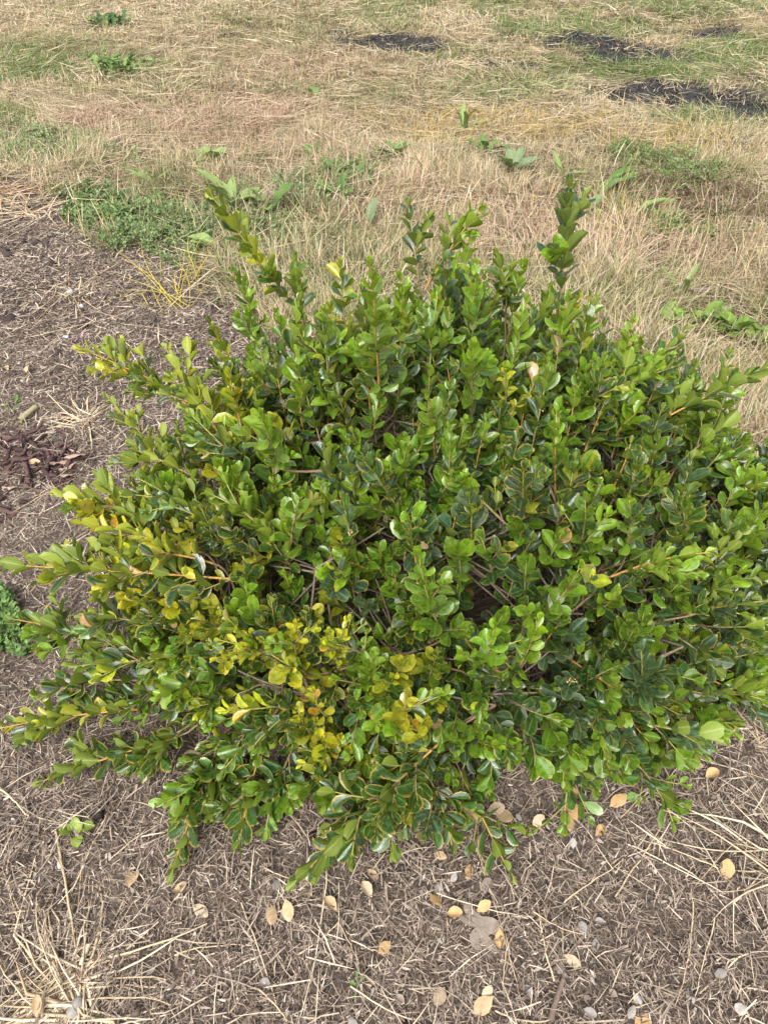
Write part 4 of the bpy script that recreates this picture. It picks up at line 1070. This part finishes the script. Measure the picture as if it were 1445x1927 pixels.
# the grey lobed leaf in front of the shrub
ang = np.linspace(0, 2 * np.pi, 44, endpoint=False)
rad_ = .55 + .16 * np.cos(ang * 5 + .4) + .14 * np.cos(ang * 3 + 1) + .10 * np.cos(ang * 7 + 2) + .10 * np.cos(ang)
Vl = np.stack([rad_ * np.cos(ang) * .75, rad_ * np.sin(ang) * 1.2, .10 * np.cos(ang * 2)], -1)
Vl = np.concatenate([Vl, [[0, 0, .06]], Vl - [0, 0, .03], [[0, 0, .03]]])
fr = [[a, (a + 1) % 44, 44] for a in range(44)] + [[45 + (a + 1) % 44, 45 + a, 89] for a in range(44)]
lobed = obj('lobed_leaf', mesh_np('lobed_leaf', Vl, np.array(fr)), M_DEAD, loc=tuple(GP(895, 1752, .006)), label='large grey lobed dead leaf lying flat on the mulch', cat='leaf')
lobed.scale = (.040, .040, .040); lobed.rotation_euler = (.1, .1, .5); lobed.color = (.25, .205, .165, 1)

# ------------------------------------------------------------------ straw stalks and tufts
STC = [(.52, .40, .25), (.58, .46, .31), (.46, .35, .22), (.60, .50, .36)]
def stalk_mesh(path, r0, r1, c, sides=5, name='straw_stalk'):
    acc = Acc(); n = len(path)
    V, Q = tube(path, np.linspace(r0, r1, n), sides)
    acc.add(V, Q, np.array(c)); return acc.mesh(name)
def straw(a, b, r=.0012, bow=.0, label=None, group=None, h=.006):
    pa, pb = GP(*a, h), GP(*b, h)
    mid = (pa + pb) / 2 + np.array([-(pb - pa)[1], (pb - pa)[0], 0]) * bow; mid[2] += .004
    path = bez(pa, mid, pb, 10) + np.concatenate([[[0, 0, 0]], np.cumsum(rng.normal(0, .0008, (9, 3)), 0)])
    for q in path: q[2] = max(q[2], gz(q[0], q[1]) + r)
    path2 = path - pa
    o = obj('straw_stalk', stalk_mesh(path2, r, r * .55, random.choice(STC)), M_LITTER, loc=tuple(pa), label=label, cat='straw', group=group)
    return o
straw((895, 1600), (985, 1927), .0009, .03, 'long thin pale straw running out from under the drooping front spray')
straw((1155, 1690), (1245, 1545), .0013, 0, 'straight pale straw slanting below the drooping shoot tip')
straw((1180, 1590), (1355, 1690), .0011, .02, 'slim straw crossing the open mulch beside the straight one')
straw((0, 1485), (65, 1540), .0016, .05, 'short thick straw near the lowest left spray')
straw((110, 1570), (140, 1780), .0022, .03, 'thick pale straw standing out of the dead grass tuft')
straw((135, 1680), (240, 1480), .0011, .02, 'long slender straw leaning from the tuft towards the shrub')
for a, b in [((455, 1700), (520, 1900)), ((615, 1640), (560, 1927)), ((640, 1745), (680, 1820)), ((660, 1860), (780, 1920)), ((480, 1860), (545, 1927)), ((820, 1690), (1000, 1730)), ((1040, 1850), (1010, 1690)),
             ((1300, 1700), (1270, 1900)), ((1340, 1730), (1310, 1880)), ((1345, 1640), (1200, 1590)), ((1400, 1800), (1330, 1860)), ((960, 1770), (945, 1870)), ((700, 1790), (830, 1830)), ((500, 1640), (560, 1660)),
             ((860, 1500), (830, 1460)), ((1290, 1420), (1445, 1475)), ((1240, 1470), (1170, 1545)), ((1150, 1640), (1080, 1540)), ((1000, 1720), (1100, 1760)), ((210, 1620), (300, 1560)), ((300, 1520), (340, 1470)),
             ((180, 1140), (270, 1115)), ((60, 1120), (110, 1060)), ((20, 900), (60, 860)), ((30, 970), (150, 905)), ((60, 640), (230, 600)), ((10, 610), (120, 600)), ((230, 615), (330, 628)), ((20, 1420), (90, 1330)),
             ((930, 1905), (1040, 1927)), ((20, 1650), (60, 1530)), ((0, 1600), (50, 1560)), ((1180, 1900), (1270, 1870)), ((1060, 1700), (1170, 1620)), ((330, 1800), (470, 1770)), ((560, 1800), (640, 1740))]:
    straw(a, b, random.uniform(.0007, .0013), random.uniform(-.12, .12), ('long' if math.dist(a, b) > 110 else 'short') + ' loose pale straw lying on the mulch ' + near((a[0] + b[0]) / 2, (a[1] + b[1]) / 2), 'loose straw on the mulch')

def tuft(px, py, n, ln, r, label, az=(0, 6.283), el=(.05, .5), droop=.3, pal=STC, name='dead_grass_tuft', cat='grass tuft', group=None, flat=True):
    p = GP(px, py)
    e = obj(name, None, loc=tuple(p), label=label, cat=cat, group=group)
    clus = [random.uniform(*az) for _ in range(13)]
    for k in range(n):
        a = random.choice(clus) + random.gauss(0, .22); el_ = random.uniform(*el); l = ln * random.uniform(.35, 1.1); rr = r * random.uniform(.45, 1.2)
        d = np.array([math.cos(a) * math.cos(el_), math.sin(a) * math.cos(el_), math.sin(el_)])
        q0 = np.array([random.gauss(0, ln * .10), random.gauss(0, ln * .10), 0]); a += random.gauss(0, .35); d = np.array([math.cos(a) * math.cos(el_), math.sin(a) * math.cos(el_), math.sin(el_)])
        q0[2] = gz(q0[0] + p[0], q0[1] + p[1]) - p[2]
        q2 = q0 + d * l - np.array([0, 0, l * droop * random.random()])
        sidev = np.array([-math.sin(a), math.cos(a), 0]) * l * random.gauss(0, .14)
        path = bez(q0, q0 + d * l * .55 + sidev, q2, 8)
        if random.random() < .5:                          # a broken bend
            kk = random.randrange(3, 6); kd = np.array([random.gauss(0, .35), random.gauss(0, .35), -.25]) * l
            path[kk:] += kd[None] * np.linspace(0, 1, 8 - kk + 1)[1:, None]
        path[1:] += np.cumsum(rng.normal(0, .0009, (7, 3)), 0)
        for q in path: q[2] = max(q[2], gz(q[0] + p[0], q[1] + p[1]) - p[2] + rr)
        c = np.array(random.choice(pal)) * random.uniform(.8, 1.15)
        if flat and random.random() < .35:                # a flat dry sheath with real thickness
            n8 = len(path); t = np.linspace(0, 1, n8)
            s = np.array([-math.sin(a), math.cos(a), random.uniform(-.6, .6)]); w = rr * 1.7 * np.interp(t, [0, .4, 1], [1, .8, .15])
            up_ = np.array([0, 0, rr * .5])
            V = np.stack([path - s * w[:, None], path + up_, path + s * w[:, None], path - up_], 1).reshape(-1, 3)
            i = np.arange(n8 - 1)[:, None] * 4 + np.arange(4)[None]; j = np.arange(n8 - 1)[:, None] * 4 + (np.arange(4)[None] + 1) % 4
            acc = Acc(); acc.add(V, np.stack([i, j, j + 4, i + 4], -1).reshape(-1, 4), c); me = acc.mesh('blade')
            obj('blade', me, M_LITTER, e)
        else:
            obj('stalk', stalk_mesh(path, rr, rr * .4, c, 5, 'stalk'), M_LITTER, e)
    return e
tuft(120, 1868, 135, .17, .0018, 'large pale dead grass tuft with thick splayed straws at the bed corner', el=(.02, .34), droop=.45)
tuft(160, 800, 44, .12, .0016, 'star-shaped flattened straw tuft on the bed beside dark bark')
tuft(1490, 1640, 18, .20, .0013, 'splayed straw tuft lying flat on the mulch near the shrub skirt', az=(1.8, 4.4))
tuft(1420, 1390, 22, .13, .0014, 'scatter of thick straws fanning out under the shrub branches', el=(0, .25))
tuft(60, 400, 40, .30, .0020, 'bleached straw tuft flattened at the far edge of the bed', el=(.0, .3), pal=STC + [(.40, .27, .16)])
tuft(140, 545, 28, .26, .0015, 'thin brownish straw tuft fanned flat beside the white pebbles', el=(0, .2), pal=[(.40, .28, .16), (.48, .36, .22)])
tuft(20, 370, 36, .32, .0018, 'reddish brown matted straw below the grey green weed', el=(0, .3), pal=[(.36, .22, .12), (.44, .30, .18)])
tuft(430, 505, 34, .22, .0016, 'straw fringe where the field meets the bed behind the shrub', el=(0, .35))
YST = [(.42, .33, .05), (.48, .36, .08), (.36, .30, .06)]
tuft(335, 580, 16, .26, .0016, 'yellowing grass stems leaning over the bed', az=(1.9, 2.7), el=(.25, .6), droop=.15, pal=YST, name='yellow_grass_tuft')
tuft(355, 540, 8, .16, .0012, 'few golden upright blades beside the leaning yellow stems', az=(1.0, 2.2), el=(.6, 1.2), droop=.1, pal=YST, name='yellow_grass_tuft')

# ------------------------------------------------------------------ pebbles, twigs, bark
def lump_mesh(name, seed, sq=(1, .7, .5), rough=.22):
    r2 = np.random.default_rng(seed)
    nu, nv = 10, 6
    th = np.linspace(0, 2 * np.pi, nu, endpoint=False); ph = np.linspace(.25, np.pi - .25, nv)
    T_, H_ = np.meshgrid(th, ph)
    r = 1 + rough * (np.sin(T_ * 2 + seed) * np.sin(H_ * 2.3) + .6 * r2.normal(0, .5, T_.shape))
    V = np.stack([r * np.sin(H_) * np.cos(T_) * sq[0], r * np.sin(H_) * np.sin(T_) * sq[1], r * np.cos(H_) * sq[2]], -1).reshape(-1, 3)
    V = np.concatenate([V, [[0, 0, sq[2] * .97], [0, 0, -sq[2] * .97]]])
    i = (np.arange(nv - 1)[:, None] * nu + np.arange(nu)[None]).ravel(); j = (np.arange(nv - 1)[:, None] * nu + (np.arange(nu)[None] + 1) % nu).ravel()
    Q = np.stack([i, j, j + nu, i + nu], -1)
    a = np.arange(nu); t1 = np.stack([np.full(nu, nu * nv), (a + 1) % nu, a], -1)
    b0 = nu * (nv - 1); t2 = np.stack([np.full(nu, nu * nv + 1), b0 + a, b0 + (a + 1) % nu], -1)
    return mesh_np(name, V, [Q, t1, t2])
PEB = [lump_mesh('pebble', s, (1, random.uniform(.55, .8), random.uniform(.35, .6))) for s in range(6)]
for me in PEB: me.materials.append(M_STONE)
for px, py, s, c, lb in [(30, 597, .017, (.48, .46, .43), 'largest whitish oval pebble at the edge of the bed'), (154, 580, .010, (.60, .60, .60), 'bright white pebble beside the leaning yellow stems'),
                         (134, 557, .012, (.58, .56, .53), 'jagged white chip beside the brown straw tuft'), (127, 640, .009, (.48, .48, .50), 'small pale grey pebble beside the reddish seedling'),
                         (22, 537, .007, (.55, .53, .50), 'little grey white pebble near the dark clods'), (140, 738, .006, (.6, .58, .55), 'tiny pale pebble above the star-shaped straw tuft'),
                         (145, 1897, .014, (.34, .31, .28), 'pale angular stone beneath the large dead grass tuft'), (48, 725, .008, (.42, .36, .30), 'tan pebble lying beside the split twig'),
                         (1198, 1882, .008, (.48, .44, .40), 'pale round shell-like pebble on the open mulch')]:
    o = obj('pebble', PEB[random.randrange(6)], loc=tuple(GP(px, py, s * .3)), label=lb, cat='pebble')
    o.scale = (s,) * 3; o.rotation_euler = (random.uniform(-.2, .2), random.uniform(-.2, .2), random.uniform(0, 6)); o.color = (*(.75 * q for q in c), 1)
CLOD = [lump_mesh('soil_clod', 20 + s, (1, .8, .6), .35) for s in range(4)]
for me in CLOD: me.materials.append(M_BARK)
for px, py, s in [(155, 615, .016), (40, 450, .018), (70, 455, .02), (15, 480, .022), (90, 462, .014), (55, 462, .012), (25, 462, .016), (5, 470, .02), (110, 452, .011), (20, 605, .022), (113, 672, .014), (100, 505, .016), (25, 715, .02), (75, 600, .012), (10, 555, .016), (125, 440, .02)]:
    o = obj('soil_clod', CLOD[random.randrange(4)], loc=tuple(GP(px, py, s * .2)), label=('large' if s > .019 else 'small') + ' dark soil clod on the bed ' + ('by the far straw tuft' if py < 510 else 'by the white pebbles' if py < 630 else 'by the weathered twig'), cat='clod', group='dark soil clods on the bed')
    o.scale = (s,) * 3; o.rotation_euler = (random.uniform(-.3, .3), random.uniform(-.3, .3), random.uniform(0, 6)); k_ = random.uniform(.8, 1.3); o.color = (.055 * k_, .042 * k_, .036 * k_, 1)

def bark_chip_mesh(seed):
    r2 = random.Random(seed); n = 9
    t = np.linspace(0, 1, n)
    w = np.interp(t, [0, .2, .6, 1], [.03, .10, .08, .02]) * np.array([r2.uniform(.4, 1.6) for _ in range(n)])
    cx_ = np.cumsum([r2.uniform(-.03, .03) for _ in range(n)]); cz = .05 * np.sin(t * 5 + seed)
    V = np.stack([np.stack([t - .5, cx_ - w, cz], -1), np.stack([t - .5, cx_, cz + .05], -1), np.stack([t - .5, cx_ + w, cz], -1), np.stack([t - .5, cx_, cz - .03], -1)], 1).reshape(-1, 3)
    i = np.arange(n - 1)[:, None] * 4 + np.arange(4)[None]; j = np.arange(n - 1)[:, None] * 4 + (np.arange(4)[None] + 1) % 4
    V = V + np.array([[r2.uniform(-.02, .02), r2.uniform(-.025, .025), r2.uniform(-.02, .02)] for _ in range(len(V))])
    me = mesh_np('bark_shred', V, [np.stack([i, j, j + 4, i + 4], -1).reshape(-1, 4), np.array([[0, 1, 2, 3], [n * 4 - 1, n * 4 - 2, n * 4 - 3, n * 4 - 4]])], smooth=False)
    me.materials.append(M_BARK)
    return me
BK = [bark_chip_mesh(s) for s in range(6)]
for k in range(95):
    a = random.gauss(0, 1)
    px, py = 85 + a * 52, 872 + random.gauss(0, 22)
    if k > 70: px, py = random.uniform(0, 90), random.uniform(815, 990)
    if px > 185: px = random.uniform(0, 170)
    s = random.uniform(.03, .08); k_ = random.uniform(.6, 1.5)
    o = obj('bark_shred', BK[random.randrange(6)], loc=tuple(GP(max(px, -40), py, random.uniform(.002, .012))), label=('long ' if s > .055 else 'small ') + ('reddish brown' if k_ > 1.1 else 'dark purplish') + (' bark shred in the heap beside the shrub' if k <= 70 else ' bark shred strewn around the bark heap'), cat='bark', group='bark shreds heaped beside the shrub')
    o.scale = (s, s * 1.1, s); o.rotation_euler = (random.uniform(-.3, .3), random.uniform(-.35, .35), random.gauss(.1, .9))
    o.color = (.085 * k_, .052 * k_, .048 * k_, 1)
for px, py, s in [(125, 885, .05), (150, 878, .045), (135, 893, .04), (95, 900, .04), (25, 930, .03), (128, 905, .03)]:
    o = obj('bark_flake', BK[random.randrange(6)], loc=tuple(GP(px, py, .014)), label='pinkish tan bark flake lying on the dark shreds', cat='bark', group='pinkish bark flakes')
    o.scale = (s, s * 1.6, s * .6); o.rotation_euler = (random.uniform(-.2, .2), random.uniform(-.2, .2), random.uniform(-.4, .8)); o.color = (.34, .23, .18, 1)
tw_a, tw_b = GP(42, 802, .008), GP(72, 775, .010)
obj('broken_twig', stalk_mesh(bez(tw_a - tw_a, (tw_b - tw_a) / 2 + np.array([0, 0, .002]), tw_b - tw_a, 6), .0075, .0065, (.30, .27, .15), 8, 'broken_twig'), M_WOOD, loc=tuple(tw_a), label='short thick greenish broken twig on the bed near the bark heap', cat='twig')
for a, b, r, lb in [((75, 730), (120, 712), .005, 'grey weathered twig lying beyond the broken one'), ((1040, 1830), (1120, 1720), .004, 'dark brown dead stem lying on the open mulch'), ((1030, 1927), (1060, 1835), .0045, 'dark split root end showing through the mulch'), ((360, 715), (385, 705), .002, 'short reddish twig behind the left branches')]:
    pa, pb = GP(*a, .006), GP(*b, .006)
    obj('twig', stalk_mesh(bez(pa - pa, (pb - pa) / 2 + rng.normal(0, .004, 3), pb - pa, 7), r, r * .6, (.17, .125, .10), 6, 'twig'), M_WOOD, loc=tuple(pa), label=lb, cat='twig')
